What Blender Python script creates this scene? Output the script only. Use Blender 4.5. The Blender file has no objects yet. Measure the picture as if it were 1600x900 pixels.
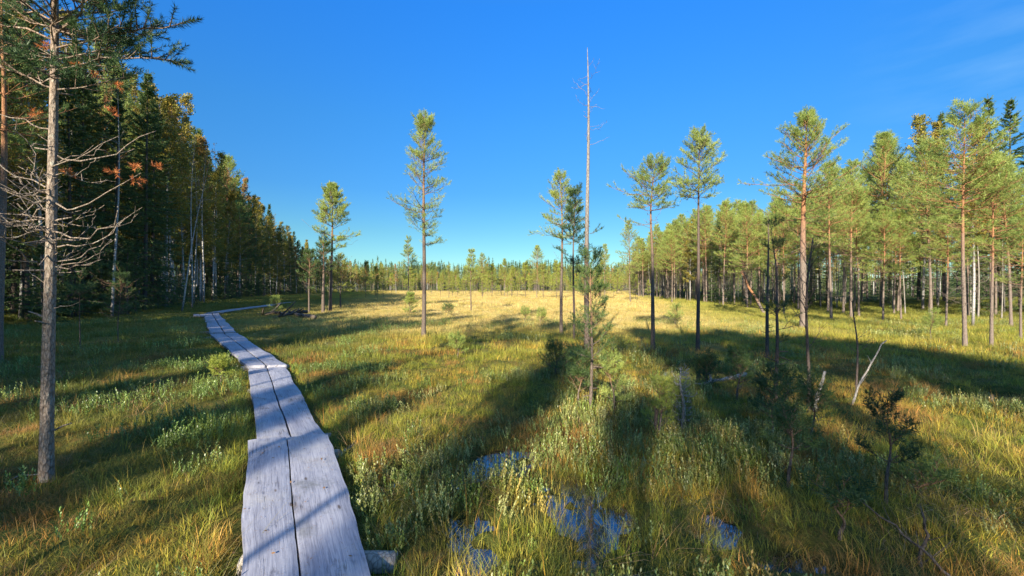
import bpy, math, random
import numpy as np
from math import radians, sin, cos, tan, pi

# ---------------------------------------------------------------- camera, world, sun, exposure
SC = bpy.context.scene
COL = SC.collection
F = 650.0            # focal length in photo pixels (photo 1600 wide)
HC = 1.6             # eye height above the bog
cam_d = bpy.data.cameras.new('camera'); cam = bpy.data.objects.new('camera', cam_d); COL.objects.link(cam)
cam.location = (0, 0, HC); cam.rotation_euler = (radians(90), 0, 0)
cam_d.sensor_width = 36.0; cam_d.lens = F / 1600 * 36.0
cam_d.clip_start = 0.05; cam_d.clip_end = 5000
SC.camera = cam

SUN_AZ = radians(17)   # direction the light travels, right of straight ahead
SUN_EL = radians(23)
world = bpy.data.worlds.new('World'); SC.world = world; world.use_nodes = True
nt = world.node_tree; nt.nodes.clear()
sky = nt.nodes.new('ShaderNodeTexSky'); sky.sky_type = 'NISHITA'; sky.sun_disc = False
sky.sun_elevation = SUN_EL; sky.sun_rotation = pi + SUN_AZ
sky.air_density = 1.0; sky.dust_density = 0.0; sky.ozone_density = 3.5; sky.altitude = 200
hs = nt.nodes.new('ShaderNodeHueSaturation'); hs.inputs['Saturation'].default_value = 1.0
bg = nt.nodes.new('ShaderNodeBackground'); bg.inputs['Strength'].default_value = 0.102
wo = nt.nodes.new('ShaderNodeOutputWorld')
wtc = nt.nodes.new('ShaderNodeTexCoord'); wsx = nt.nodes.new('ShaderNodeSeparateXYZ'); nt.links.new(wtc.outputs['Generated'], wsx.inputs[0])
wr = nt.nodes.new('ShaderNodeValToRGB'); nt.links.new(wsx.outputs[2], wr.inputs[0])
while len(wr.color_ramp.elements) < 8: wr.color_ramp.elements.new(.5)
for e_, (p_, c_) in zip(wr.color_ramp.elements, [(0, (.36, .44, .44)), (.06, (.28, .44, .44)), (.13, (.24, .43, .46)), (.22, (.185, .44, .60)), (.36, (.18, .55, .80)), (.56, (.15, .68, 1.2)), (.68, (.30, .75, 1.1)), (.85, (2.1, 2.0, 1.85))]):
    e_.position = p_; e_.color = (*c_, 1)  # top stop lies above the view, brightened to lift the ambient light in shade
wm = nt.nodes.new('ShaderNodeMix'); wm.data_type = 'RGBA'; wm.blend_type = 'MULTIPLY'; wm.inputs[0].default_value = 1.0
nt.links.new(sky.outputs[0], wm.inputs[6]); nt.links.new(wr.outputs[0], wm.inputs[7])
wn = nt.nodes.new('ShaderNodeTexNoise'); wn.inputs['Scale'].default_value = 5; wn.inputs['Detail'].default_value = 5; wmp = nt.nodes.new('ShaderNodeMapping'); wmp.inputs['Scale'].default_value = (1, 1, 4.5); wmp.inputs['Rotation'].default_value = (0, .35, 0)
nt.links.new(wtc.outputs['Generated'], wmp.inputs[0]); nt.links.new(wmp.outputs[0], wn.inputs['Vector'])
wd_ = nt.nodes.new('ShaderNodeVectorMath'); wd_.operation = 'DISTANCE'; wd_.inputs[1].default_value = (.735, .60, .33); nt.links.new(wtc.outputs['Generated'], wd_.inputs[0])
wk = nt.nodes.new('ShaderNodeMapRange'); wk.inputs[1].default_value = .22; wk.inputs[2].default_value = .02; wk.inputs[3].default_value = 0; wk.inputs[4].default_value = 1; nt.links.new(wd_.outputs['Value'], wk.inputs[0])
wl_ = nt.nodes.new('ShaderNodeMapRange'); wl_.inputs[1].default_value = .42; wl_.inputs[2].default_value = .7; nt.links.new(wn.outputs[0], wl_.inputs[0])
wx = nt.nodes.new('ShaderNodeMath'); wx.operation = 'MULTIPLY'; nt.links.new(wk.outputs[0], wx.inputs[0]); nt.links.new(wl_.outputs[0], wx.inputs[1])
wy = nt.nodes.new('ShaderNodeMath'); wy.operation = 'MULTIPLY'; nt.links.new(wx.outputs[0], wy.inputs[0]); wy.inputs[1].default_value = .16
wc = nt.nodes.new('ShaderNodeMix'); wc.data_type = 'RGBA'; wc.inputs[7].default_value = (2.3, 3.6, 4.6, 1); nt.links.new(wy.outputs[0], wc.inputs[0]); nt.links.new(wm.outputs[2], wc.inputs[6])
nt.links.new(wc.outputs[2], hs.inputs['Color']); nt.links.new(hs.outputs[0], bg.inputs[0]); nt.links.new(bg.outputs[0], wo.inputs[0])

sd = bpy.data.lights.new('sun', 'SUN'); sd.energy = 5.0; sd.angle = radians(0.55); sd.color = (1.0, 0.90, 0.73)
so = bpy.data.objects.new('sun', sd); COL.objects.link(so)
so.rotation_euler = (radians(90) - SUN_EL, 0, -SUN_AZ)
so.location = (-20, -60, 30)
SC.view_settings.view_transform = 'Standard'; SC.view_settings.look = 'None'
SC.view_settings.exposure = 1.35; SC.view_settings.gamma = 1.0
SC.cycles.max_bounces = 5; SC.cycles.diffuse_bounces = 2; SC.cycles.glossy_bounces = 2
SC.cycles.transmission_bounces = 2; SC.cycles.transparent_max_bounces = 4

# ---------------------------------------------------------------- helpers
rng = np.random.default_rng(7)
random.seed(7)

def tag(o, label=None, cat=None, group=None, kind=None):
    if label: o['label'] = label
    if cat: o['category'] = cat
    if group: o['group'] = group
    if kind: o['kind'] = kind
    return o

def at(px, py, z=0.0):
    Y = F * (HC - z) / (py - 450.0)
    return ((px - 800.0) * Y / F, Y)

def hgt(Y, py): return HC + (450.0 - py) / F * Y

_tab = np.random.default_rng(99).random((8, 256, 256))
def vn(x, y, s=0):
    x = np.asarray(x, float); y = np.asarray(y, float)
    xi = np.floor(x).astype(int); yi = np.floor(y).astype(int)
    fx = x - xi; fy = y - yi
    fx = fx * fx * (3 - 2 * fx); fy = fy * fy * (3 - 2 * fy)
    T = _tab[s]
    a = T[xi & 255, yi & 255]; b = T[(xi + 1) & 255, yi & 255]
    c = T[xi & 255, (yi + 1) & 255]; d = T[(xi + 1) & 255, (yi + 1) & 255]
    return (a * (1 - fx) + b * fx) * (1 - fy) + (c * (1 - fx) + d * fx) * fy

def sstep(a, b, x):
    t = np.clip((np.asarray(x, float) - a) / (b - a), 0, 1); return t * t * (3 - 2 * t)

# forest edges: X as a function of Y
LE = np.array([(-60, -18), (-30, -18), (0, -16), (10, -17.5), (22, -22), (36, -28), (56, -38), (80, -47), (110, -53), (150, -52), (190, -62), (230, -90)], float)
RE = np.array([(-60, 30), (-10, 26), (10, 24), (20, 24), (28, 20), (45, 19.5), (65, 21), (90, 25), (120, 34), (150, 44), (190, 60), (230, 90)], float)
def le(y): return np.interp(y, LE[:, 0], LE[:, 1])
def re_(y): return np.interp(y, RE[:, 0], RE[:, 1])

POOLS = []           # x, y, rx, ry, depth
def pool(px, py, wpx, y0, y1, d=0.16):
    x, y = at(px, py, -0.06)
    POOLS.append((x, y, wpx / 2 * y / F, abs(at(0, y0)[1] - at(0, y1)[1]) / 2, d))
pool(870, 775, 360, 708, 845, .118); pool(775, 728, 130, 703, 755, .2); pool(735, 752, 70, 738, 768); pool(815, 708, 50, 700, 722, .12); pool(885, 745, 90, 732, 765, .13); pool(915, 775, 70, 755, 800)
pool(730, 850, 60, 800, 890); pool(712, 815, 60, 790, 840); pool(965, 800, 85, 778, 828); pool(935, 770, 50, 755, 785, .13); pool(1000, 780, 40, 770, 800, .12); pool(800, 805, 60, 793, 822, .12)
pool(1128, 838, 80, 805, 870); pool(1225, 885, 140, 862, 905); pool(620, 745, 70, 725, 765, .12); pool(1020, 822, 60, 800, 842, .12)
pool(1120, 588, 150, 581, 597, .17); pool(1530, 622, 170, 613, 632, .17); pool(1400, 612, 60, 608, 617, .14)
pool(1060, 575, 60, 570, 582, .12); pool(532, 702, 26, 672, 740, .16)
WATER = -0.075
_bl = [(-.1, -.6)] + [at(a, b, .12) for a, b in [(479, 900), (450, 686), (417, 572), (350, 520), (329, 489.5)]]
_b2 = [at(a, b, .12) for a, b in [(310, 492), (362, 484), (415, 477.5), (457, 472)]]
BLINE = [(*_bl[i], *_bl[i + 1]) for i in range(5)] + [(*_b2[i], *_b2[i + 1]) for i in range(3)]

def ground(x, y):
    x = np.asarray(x, float); y = np.asarray(y, float)
    near = 1 - sstep(14, 40, np.abs(y))
    z = 0.10 * (vn(x / 1.7 + 9, y / 1.7 + 4, 0) - .5) + 0.085 * (vn(x / .55, y / .55, 1) - .5)
    z = z + near * (0.04 * (vn(x / .17, y / .17, 2) - .5) + .018 * (vn(x / .07, y / .07, 3) - .5))
    z = z + .01
    wx = x + .25 * (vn(x / .35, y / .35, 4) - .5); wy = y + .25 * (vn(x / .35 + 50, y / .35, 5) - .5)
    pd = np.zeros(np.shape(z))
    for (cx, cy, rx, ry, d) in POOLS:
        q = ((wx - cx) / max(rx, .08)) ** 2 + ((wy - cy) / max(ry, .08)) ** 2
        pd = np.maximum(pd, d * np.exp(-np.minimum(q, 30) ** 1.3 * .55))
    z = z - pd
    z = np.where(z < -.02, z + .19 * (vn(x / .12 + 5, y / .16, 6) * .6 + vn(x / .045, y / .06, 7) * .4 - .42) * near, z)
    # the mire is trodden down under the boards
    dmin = np.full(np.shape(z), 9.0)
    for (ax, ay, bx, by) in BLINE:
        L2 = (bx - ax) ** 2 + (by - ay) ** 2; q = np.clip(((x - ax) * (bx - ax) + (y - ay) * (by - ay)) / L2, 0, 1)
        dmin = np.minimum(dmin, np.hypot(x - ax - q * (bx - ax), y - ay - q * (by - ay)))
    f = 1 - sstep(.38, .75, dmin)
    z = z * (1 - f) + np.minimum(z, -.03) * f
    # rise into the woods
    z = z + 0.9 * sstep(0, 14, le(y) - x) + 0.7 * sstep(0, 16, x - re_(y))
    # the lake and the rising far shore
    lk = np.clip(1 - (((x - 20) / 110) ** 2 + ((y - 225) / 52) ** 2), 0, 1)
    z = z - 1.6 * sstep(0, .2, lk)
    z = z + 7 * sstep(285, 420, y) + 12 * sstep(400, 800, y)
    return z

def mesh_from(name, V, tris=None, quads=None, mats=(), attrs=None, smooth=True, fmat=None):
    """V (n,3); tris (a,3); quads (b,4); attrs {name: (type, array)} on points."""
    V = np.ascontiguousarray(V, dtype=np.float32)
    parts = []; counts = []
    if tris is not None and len(tris): parts.append(np.asarray(tris, np.int32).ravel()); counts.append(np.full(len(tris), 3, np.int32))
    if quads is not None and len(quads): parts.append(np.asarray(quads, np.int32).ravel()); counts.append(np.full(len(quads), 4, np.int32))
    me = bpy.data.meshes.new(name)
    me.vertices.add(len(V)); me.vertices.foreach_set('co', V.ravel())
    if parts:
        L = np.concatenate(parts); c = np.concatenate(counts)
        st = np.concatenate([[0], np.cumsum(c)[:-1]]).astype(np.int32)
        me.loops.add(len(L)); me.loops.foreach_set('vertex_index', L)
        me.polygons.add(len(c)); me.polygons.foreach_set('loop_start', st)
        me.polygons.foreach_set('use_smooth', np.full(len(c), bool(smooth)))
        if fmat is not None: me.polygons.foreach_set('material_index', np.asarray(fmat, np.int32))
    for k, (t, arr) in (attrs or {}).items():
        a = me.attributes.new(k, t, 'POINT')
        arr = np.ascontiguousarray(arr, dtype=np.int32 if t == 'INT' else np.float32)
        a.data.foreach_set({'FLOAT': 'value', 'INT': 'value', 'FLOAT_VECTOR': 'vector', 'FLOAT_COLOR': 'color'}[t], arr.ravel())
    for m in mats: me.materials.append(m)
    me.update(calc_edges=True)
    me.validate()
    return me

def link(name, me, parent=None, loc=None):
    o = bpy.data.objects.new(name, me); COL.objects.link(o)
    if parent is not None: o.parent = parent
    if loc is not None: o.location = loc
    return o

class Geo:
    """Collects vertices and faces with two float attributes: v (random tint), t (height or length)."""
    def __init__(s): s.V = []; s.T = []; s.Q = []; s.v = []; s.t = []; s.n = 0
    def add(s, V, T=None, Q=None, v=0.5, t=0.0):
        n = len(V)
        s.V.append(V)
        if T is not None: s.T.append(T + s.n)
        if Q is not None: s.Q.append(Q + s.n)
        s.v.append(np.broadcast_to(v, (n,))); s.t.append(np.broadcast_to(t, (n,)))
        s.n += n
    def mesh(s, name, mat, smooth=True):
        if not s.V: return None
        V = np.concatenate(s.V)
        return mesh_from(name, V, np.concatenate(s.T) if s.T else None, np.concatenate(s.Q) if s.Q else None, (mat,),
                         {'v': ('FLOAT', np.concatenate(s.v)), 't': ('FLOAT', np.concatenate(s.t))}, smooth)

def norm(a): return a / (np.linalg.norm(a, axis=-1, keepdims=True) + 1e-9)

def tubes(g, P, R, sides=5, v=None, H=None, cap=True, rough=0.0):
    """P (N,k,3) polylines, R (N,k) radii."""
    P = np.asarray(P, float); R = np.asarray(R, float)
    N, k, _ = P.shape
    Tn = np.empty_like(P); Tn[:, 1:-1] = P[:, 2:] - P[:, :-2]; Tn[:, 0] = P[:, 1] - P[:, 0]; Tn[:, -1] = P[:, -1] - P[:, -2]
    Tn = norm(Tn)
    D = norm(P[:, -1] - P[:, 0])
    ref = np.where(np.abs(D[:, 2:3]) > .7, np.array([[1., 0, 0]]), np.array([[0, 0, 1.]]))[:, None, :]
    A = norm(np.cross(Tn, np.broadcast_to(ref, P.shape))); B = np.cross(Tn, A)
    th = np.arange(sides) / sides * 2 * pi
    rr = R[:, :, None] * np.ones(sides)
    if rough: rr = rr * (1 + rough * (rng.random(rr.shape) - .5))
    V = P[:, :, None, :] + rr[..., None] * (A[:, :, None, :] * np.cos(th)[None, None, :, None] + B[:, :, None, :] * np.sin(th)[None, None, :, None])
    idx = np.arange(N * k * sides).reshape(N, k, sides)
    q = np.stack([idx[:, :-1, :], np.roll(idx, -1, 2)[:, :-1, :], np.roll(idx, -1, 2)[:, 1:, :], idx[:, 1:, :]], -1).reshape(-1, 4)
    z = P[:, :, 2] / (H or 1.0)
    t = np.broadcast_to(z[:, :, None], (N, k, sides)).ravel()
    vv = rng.random(N) if v is None else np.full(N, v)
    vv = np.broadcast_to(vv[:, None, None], (N, k, sides)).ravel()
    tr = None
    if cap:
        e = idx[:, -1, :]; tr = np.concatenate([np.stack([e[:, 0], e[:, j], e[:, j + 1]], -1) for j in range(1, sides - 1)])
    g.add(V.reshape(-1, 3), tr, q, vv, t)

def needles(g, P, D, L, n=24, ln=.06, w=.007, spread=.9, v=None):
    """shoots at P (N,3) heading D with length L (N,) get n needles each, one thin triangle per needle."""
    N = len(P)
    if N == 0: return
    D = norm(D)
    t = rng.random((N, n, 1)) ** .8
    r = rng.normal(size=(N, n, 3)); r = r - (r * D[:, None]).sum(-1, keepdims=True) * D[:, None]; r = norm(r)
    dn = norm(D[:, None] * (.35 + .65 * t) + r * spread)
    b = P[:, None] + D[:, None] * L[:, None, None] * t
    tip = b + dn * ln * rng.uniform(.7, 1.15, (N, n, 1))
    s = norm(np.cross(dn, rng.normal(size=(N, n, 3)))) * w * .5
    V = np.stack([b - s, b + s, tip], 2).reshape(-1, 3)
    T = np.arange(N * n * 3).reshape(-1, 3)
    vv = (rng.random(N) if v is None else v)[:, None] * .75 + rng.random((N, n)) * .25
    g.add(V, T, None, np.repeat(vv.ravel(), 3), np.tile([0, 0, 1.], N * n))

def leaves(g, P, size=.05, v=None, flat=.5):
    """a kite shaped leaf at each point"""
    N = len(P)
    if N == 0: return
    d = norm(rng.normal(size=(N, 3)) + np.array([0, 0, -.4])); s = norm(np.cross(d, rng.normal(size=(N, 3))))
    z = size * rng.uniform(.6, 1.25, (N, 1))
    V = np.stack([P, P + d * z * .5 + s * z * .36, P + d * z, P + d * z * .5 - s * z * .36], 1).reshape(-1, 3)
    vv = rng.random(N) if v is None else v
    g.add(V, None, np.arange(N * 4).reshape(-1, 4), np.repeat(vv, 4), np.tile([0, .5, 1., .5], N))

# ---------------------------------------------------------------- materials
def M(name):
    m = bpy.data.materials.new(name); m.use_nodes = True
    n = m.node_tree; n.nodes.clear()
    return m, n
def N(n, t, **kw):
    x = n.nodes.new(t)
    for k, val in kw.items():
        if k in x.inputs: x.inputs[k].default_value = val
        else: setattr(x, k, val)
    return x
def ramp(n, stops, fac=None):
    r = n.nodes.new('ShaderNodeValToRGB'); e = r.color_ramp.elements
    while len(e) < len(stops): e.new(.5)
    for i, (p, c) in enumerate(stops): e[i].position = p; e[i].color = (*c, 1)
    if fac is not None: n.links.new(fac, r.inputs[0])
    return r
def mixc(n, a, b, f, mode='MIX'):
    x = n.nodes.new('ShaderNodeMix'); x.data_type = 'RGBA'; x.blend_type = mode
    for s, q in ((6, a), (7, b), (0, f)):
        if isinstance(q, (tuple, list)): x.inputs[s].default_value = (*q, 1) if len(q) == 3 else q
        elif isinstance(q, (int, float)): x.inputs[s].default_value = q
        else: n.links.new(q, x.inputs[s])
    return x.outputs[2]
def math_(n, op, a, b=0.0):
    x = n.nodes.new('ShaderNodeMath'); x.operation = op
    for i, q in enumerate((a, b)):
        if isinstance(q, (int, float)): x.inputs[i].default_value = q
        else: n.links.new(q, x.inputs[i])
    return x.outputs[0]
def attr(n, name, kind='GEOMETRY'):
    a = n.nodes.new('ShaderNodeAttribute'); a.attribute_name = name; a.attribute_type = kind; return a
def noise(n, scale, vec=None, detail=4, rough=.6):
    x = n.nodes.new('ShaderNodeTexNoise'); x.inputs['Scale'].default_value = scale; x.inputs['Detail'].default_value = detail; x.inputs['Roughness'].default_value = rough
    if vec is not None: n.links.new(vec, x.inputs['Vector'])
    return x
def out(n, surf):
    o = n.nodes.new('ShaderNodeOutputMaterial'); n.links.new(surf, o.inputs[0]); return o
def leafshader(n, col, trans=.3, rough=.55, spec=.3):
    p = N(n, 'ShaderNodeBsdfPrincipled', Roughness=rough); p.inputs['Specular IOR Level'].default_value = spec
    n.links.new(col, p.inputs['Base Color'])
    tr = n.nodes.new('ShaderNodeBsdfTranslucent'); n.links.new(col, tr.inputs[0])
    mx = n.nodes.new('ShaderNodeMixShader'); mx.inputs[0].default_value = trans
    n.links.new(p.outputs[0], mx.inputs[1]); n.links.new(tr.outputs[0], mx.inputs[2]); out(n, mx.outputs[0])

def foliage_mat(name, stops, stops2, trans=.25, spec=.25):
    """colour from the per-clump value v; each tree shifts between the two ramps."""
    m, n = M(name)
    v = attr(n, 'v').outputs['Fac']
    a = ramp(n, stops, v); b = ramp(n, stops2, v)
    oi = n.nodes.new('ShaderNodeObjectInfo')
    c = mixc(n, a.outputs[0], b.outputs[0], oi.outputs['Random'])
    leafshader(n, c, trans, .5, spec)
    return m

m_pine = foliage_mat('pine_needles', [(0, (.17, .22, .06)), (.5, (.36, .43, .10)), (1, (.55, .58, .16))],
                     [(0, (.13, .19, .06)), (.5, (.29, .37, .09)), (1, (.48, .52, .15))], .42)
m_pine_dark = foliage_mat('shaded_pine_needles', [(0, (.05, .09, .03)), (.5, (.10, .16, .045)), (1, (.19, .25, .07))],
                     [(0, (.02, .05, .025)), (.5, (.04, .085, .035)), (1, (.08, .13, .045))])  # darker copy of pine_needles, shade put into the colour
m_pine_gold = foliage_mat('young_pine_needles', [(0, (.16, .20, .04)), (.5, (.32, .37, .06)), (1, (.46, .48, .09))],
                     [(0, (.14, .17, .03)), (.5, (.27, .29, .06)), (1, (.38, .37, .08))])
m_spruce = foliage_mat('spruce_needles', [(0, (.05, .09, .03)), (.5, (.10, .16, .05)), (1, (.18, .24, .07))],
                       [(0, (.04, .08, .03)), (.5, (.09, .14, .045)), (1, (.17, .22, .06))], .2)
m_birch = foliage_mat('birch_leaves', [(0, (.12, .13, .025)), (.5, (.26, .24, .04)), (1, (.5, .38, .06))],
                      [(0, (.10, .10, .02)), (.5, (.24, .19, .035)), (1, (.46, .30, .05))], .3)
m_orange = foliage_mat('autumn_leaves', [(0, (.25, .13, .035)), (.5, (.38, .20, .06)), (1, (.5, .33, .1))],
                       [(0, (.2, .13, .035)), (.5, (.36, .22, .06)), (1, (.5, .36, .1))], .3)
m_dead = foliage_mat('dead_orange_needles', [(0, (.3, .09, .025)), (.5, (.48, .16, .05)), (1, (.62, .26, .09))],
                     [(0, (.3, .09, .025)), (.5, (.48, .16, .05)), (1, (.62, .26, .09))], .2)

def bark_mat(name, low, high, t0, t1, scale=9, bump=.6, dark=.45, flake=1.0, lich=.0):
    m, n = M(name)
    t = attr(n, 't').outputs['Fac']
    tc = n.nodes.new('ShaderNodeTexCoord')
    mp = n.nodes.new('ShaderNodeMapping'); mp.inputs['Scale'].default_value = (1, 1, .38); n.links.new(tc.outputs['Object'], mp.inputs[0])
    nz = noise(n, scale * 3, mp.outputs[0], 6, .7)
    n2 = noise(n, scale * .5, mp.outputs[0], 3)
    vo = n.nodes.new('ShaderNodeTexVoronoi'); vo.inputs['Scale'].default_value = scale * 5 * flake; n.links.new(mp.outputs[0], vo.inputs['Vector'])
    mr = n.nodes.new('ShaderNodeMapRange'); mr.inputs[1].default_value = t0; mr.inputs[2].default_value = t1
    tt = math_(n, 'ADD', t, math_(n, 'MULTIPLY', math_(n, 'SUBTRACT', n2.outputs[0], .5), .3)); n.links.new(tt, mr.inputs[0])
    base = mixc(n, low, high, mr.outputs[0])
    f = ramp(n, [(0, (dark, dark, dark)), (.45, (.85, .85, .85)), (1, (1.35, 1.3, 1.25))], nz.outputs[0])
    c = mixc(n, base, f.outputs[0], 1.0, 'MULTIPLY')
    if lich:
        lr = ramp(n, [(0, (0, 0, 0)), (.55, (0, 0, 0)), (.68, (lich, lich, lich))], noise(n, scale * 1.4, tc.outputs['Object'], 5, .7).outputs[0])
        c = mixc(n, c, (.46, .47, .40), lr.outputs[0])
    p = N(n, 'ShaderNodeBsdfPrincipled', Roughness=.85); p.inputs['Specular IOR Level'].default_value = .15
    vd = n.nodes.new('ShaderNodeTexVoronoi'); vd.feature = 'DISTANCE_TO_EDGE'; vd.inputs['Scale'].default_value = scale * 5.5 * flake; n.links.new(mp.outputs[0], vd.inputs['Vector'])
    ed = ramp(n, [(0, (.5, .46, .43)), (.10, (.88, .88, .88)), (.3, (1.08, 1.08, 1.08))], vd.outputs[0])
    c = mixc(n, c, ed.outputs[0], 1.0, 'MULTIPLY')
    n.links.new(c, p.inputs['Base Color'])
    h = math_(n, 'ADD', nz.outputs[0], math_(n, 'MULTIPLY', vo.outputs[0], .6))
    fl = ramp(n, [(0, (.35, .3, .27)), (.16, (1, 1, 1))], vo.outputs[0]) if False else None
    b = N(n, 'ShaderNodeBump', Strength=bump, Distance=.02); n.links.new(h, b.inputs['Height']); n.links.new(b.outputs[0], p.inputs['Normal'])
    out(n, p.outputs[0]); return m

m_bark = bark_mat('pine_bark', (.25, .20, .165), (.40, .20, .10), .30, .6)
m_bark_bog = bark_mat('bog_pine_bark', (.17, .135, .11), (.30, .18, .11), .45, .75)
m_bark_lichen = bark_mat('lichen_bark', (.36, .29, .23), (.46, .27, .16), .5, .9, scale=9, bump=1.4, dark=.25, lich=.75)
m_bark_spruce = bark_mat('spruce_bark', (.16, .13, .11), (.17, .13, .10), .4, .9)
m_silver = bark_mat('silver_deadwood', (.17, .135, .11), (.27, .25, .225), .25, .55, scale=5, bump=.3, dark=.7)
m_grey = bark_mat('grey_deadwood', (.36, .33, .29), (.44, .40, .35), .3, .6, scale=8, bump=.4, dark=.6)
m_twig = bark_mat('dark_twig_bark', (.13, .10, .085), (.16, .12, .10), .3, .6, scale=12, bump=.3)

def birch_mat():
    m, n = M('birch_bark')
    tc = n.nodes.new('ShaderNodeTexCoord'); mp = n.nodes.new('ShaderNodeMapping'); mp.inputs['Scale'].default_value = (1.2, 1.2, 5)
    n.links.new(tc.outputs['Object'], mp.inputs[0])
    r = ramp(n, [(0, (.05, .045, .04)), (.38, (.08, .07, .06)), (.47, (.40, .385, .36)), (1, (.55, .53, .50))], noise(n, 3.2, mp.outputs[0], 5, .65).outputs[0])
    t = attr(n, 't').outputs['Fac']; tr = ramp(n, [(0, (.25, .22, .2)), (.12, (1, 1, 1)), (.8, (.8, .75, .7)), (1, (.35, .25, .2))], t)
    c = mixc(n, r.outputs[0], tr.outputs[0], 1.0, 'MULTIPLY')
    p = N(n, 'ShaderNodeBsdfPrincipled', Roughness=.7); n.links.new(c, p.inputs['Base Color']); out(n, p.outputs[0]); return m
m_birchbark = birch_mat()

def ground_mat():
    m, n = M('bog_moss')
    geo = n.nodes.new('ShaderNodeNewGeometry'); pos = geo.outputs['Position']
    sx = n.nodes.new('ShaderNodeSeparateXYZ'); n.links.new(pos, sx.inputs[0])
    n1 = noise(n, 1.3, pos, 6, .65); n2 = noise(n, 9, pos, 5, .7); n3 = noise(n, 60, pos, 3, .7)
    moss = ramp(n, [(0, (.02, .022, .008)), (.35, (.05, .055, .014)), (.5, (.10, .095, .022)), (.62, (.17, .11, .03)), (1, (.22, .13, .035))], n2.outputs[0])
    grn = ramp(n, [(0, (.02, .03, .01)), (.5, (.07, .095, .02)), (1, (.15, .16, .03))], n3.outputs[0])
    near = mixc(n, moss.outputs[0], grn.outputs[0], ramp(n, [(.4, (0, 0, 0)), (.62, (1, 1, 1))], n1.outputs[0]).outputs[0])
    gold = ramp(n, [(0, (.20, .15, .04)), (.5, (.34, .245, .07)), (1, (.48, .34, .11))], n2.outputs[0])
    # dry sedge far out on the open bog, greener moss under the trees
    fy = n.nodes.new('ShaderNodeMapRange'); fy.inputs[1].default_value = 12; fy.inputs[2].default_value = 22
    n.links.new(math_(n, 'ADD', sx.outputs[1], math_(n, 'MULTIPLY', n1.outputs[0], 5)), fy.inputs[0])
    c = mixc(n, near, gold.outputs[0], fy.outputs[0])
    wood = attr(n, 'wood').outputs['Fac']
    wg = ramp(n, [(0, (.03, .045, .012)), (.5, (.07, .085, .02)), (1, (.14, .15, .03))], n2.outputs[0])
    c = mixc(n, c, wg.outputs[0], wood)
    wet = n.nodes.new('ShaderNodeMapRange'); wet.inputs[1].default_value = -.05; wet.inputs[2].default_value = -.10
    n.links.new(sx.outputs[2], wet.inputs[0])
    c = mixc(n, c, (.018, .013, .008), wet.outputs[0])
    p = N(n, 'ShaderNodeBsdfPrincipled', Roughness=.9); p.inputs['Specular IOR Level'].default_value = .1
    n.links.new(c, p.inputs['Base Color'])
    b = N(n, 'ShaderNodeBump', Strength=1.0, Distance=.03)
    n.links.new(math_(n, 'ADD', n2.outputs[0], n3.outputs[0]), b.inputs['Height']); n.links.new(b.outputs[0], p.inputs['Normal'])
    out(n, p.outputs[0]); return m

def water_mat():
    m, n = M('bog_water')
    p = N(n, 'ShaderNodeBsdfPrincipled', Roughness=.04, IOR=1.33); p.inputs['Base Color'].default_value = (.008, .008, .009, 1)
    p.inputs['Specular IOR Level'].default_value = 1.0; p.inputs['Coat Weight'].default_value = 1.0; p.inputs['Coat IOR'].default_value = 2.0; p.inputs['Coat Roughness'].default_value = .03
    geo = n.nodes.new('ShaderNodeNewGeometry')
    nz = noise(n, 14, geo.outputs['Position'], 3); b = N(n, 'ShaderNodeBump', Strength=.06, Distance=.02); n.links.new(nz.outputs[0], b.inputs['Height']); n.links.new(b.outputs[0], p.inputs['Normal'])
    out(n, p.outputs[0]); return m

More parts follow.
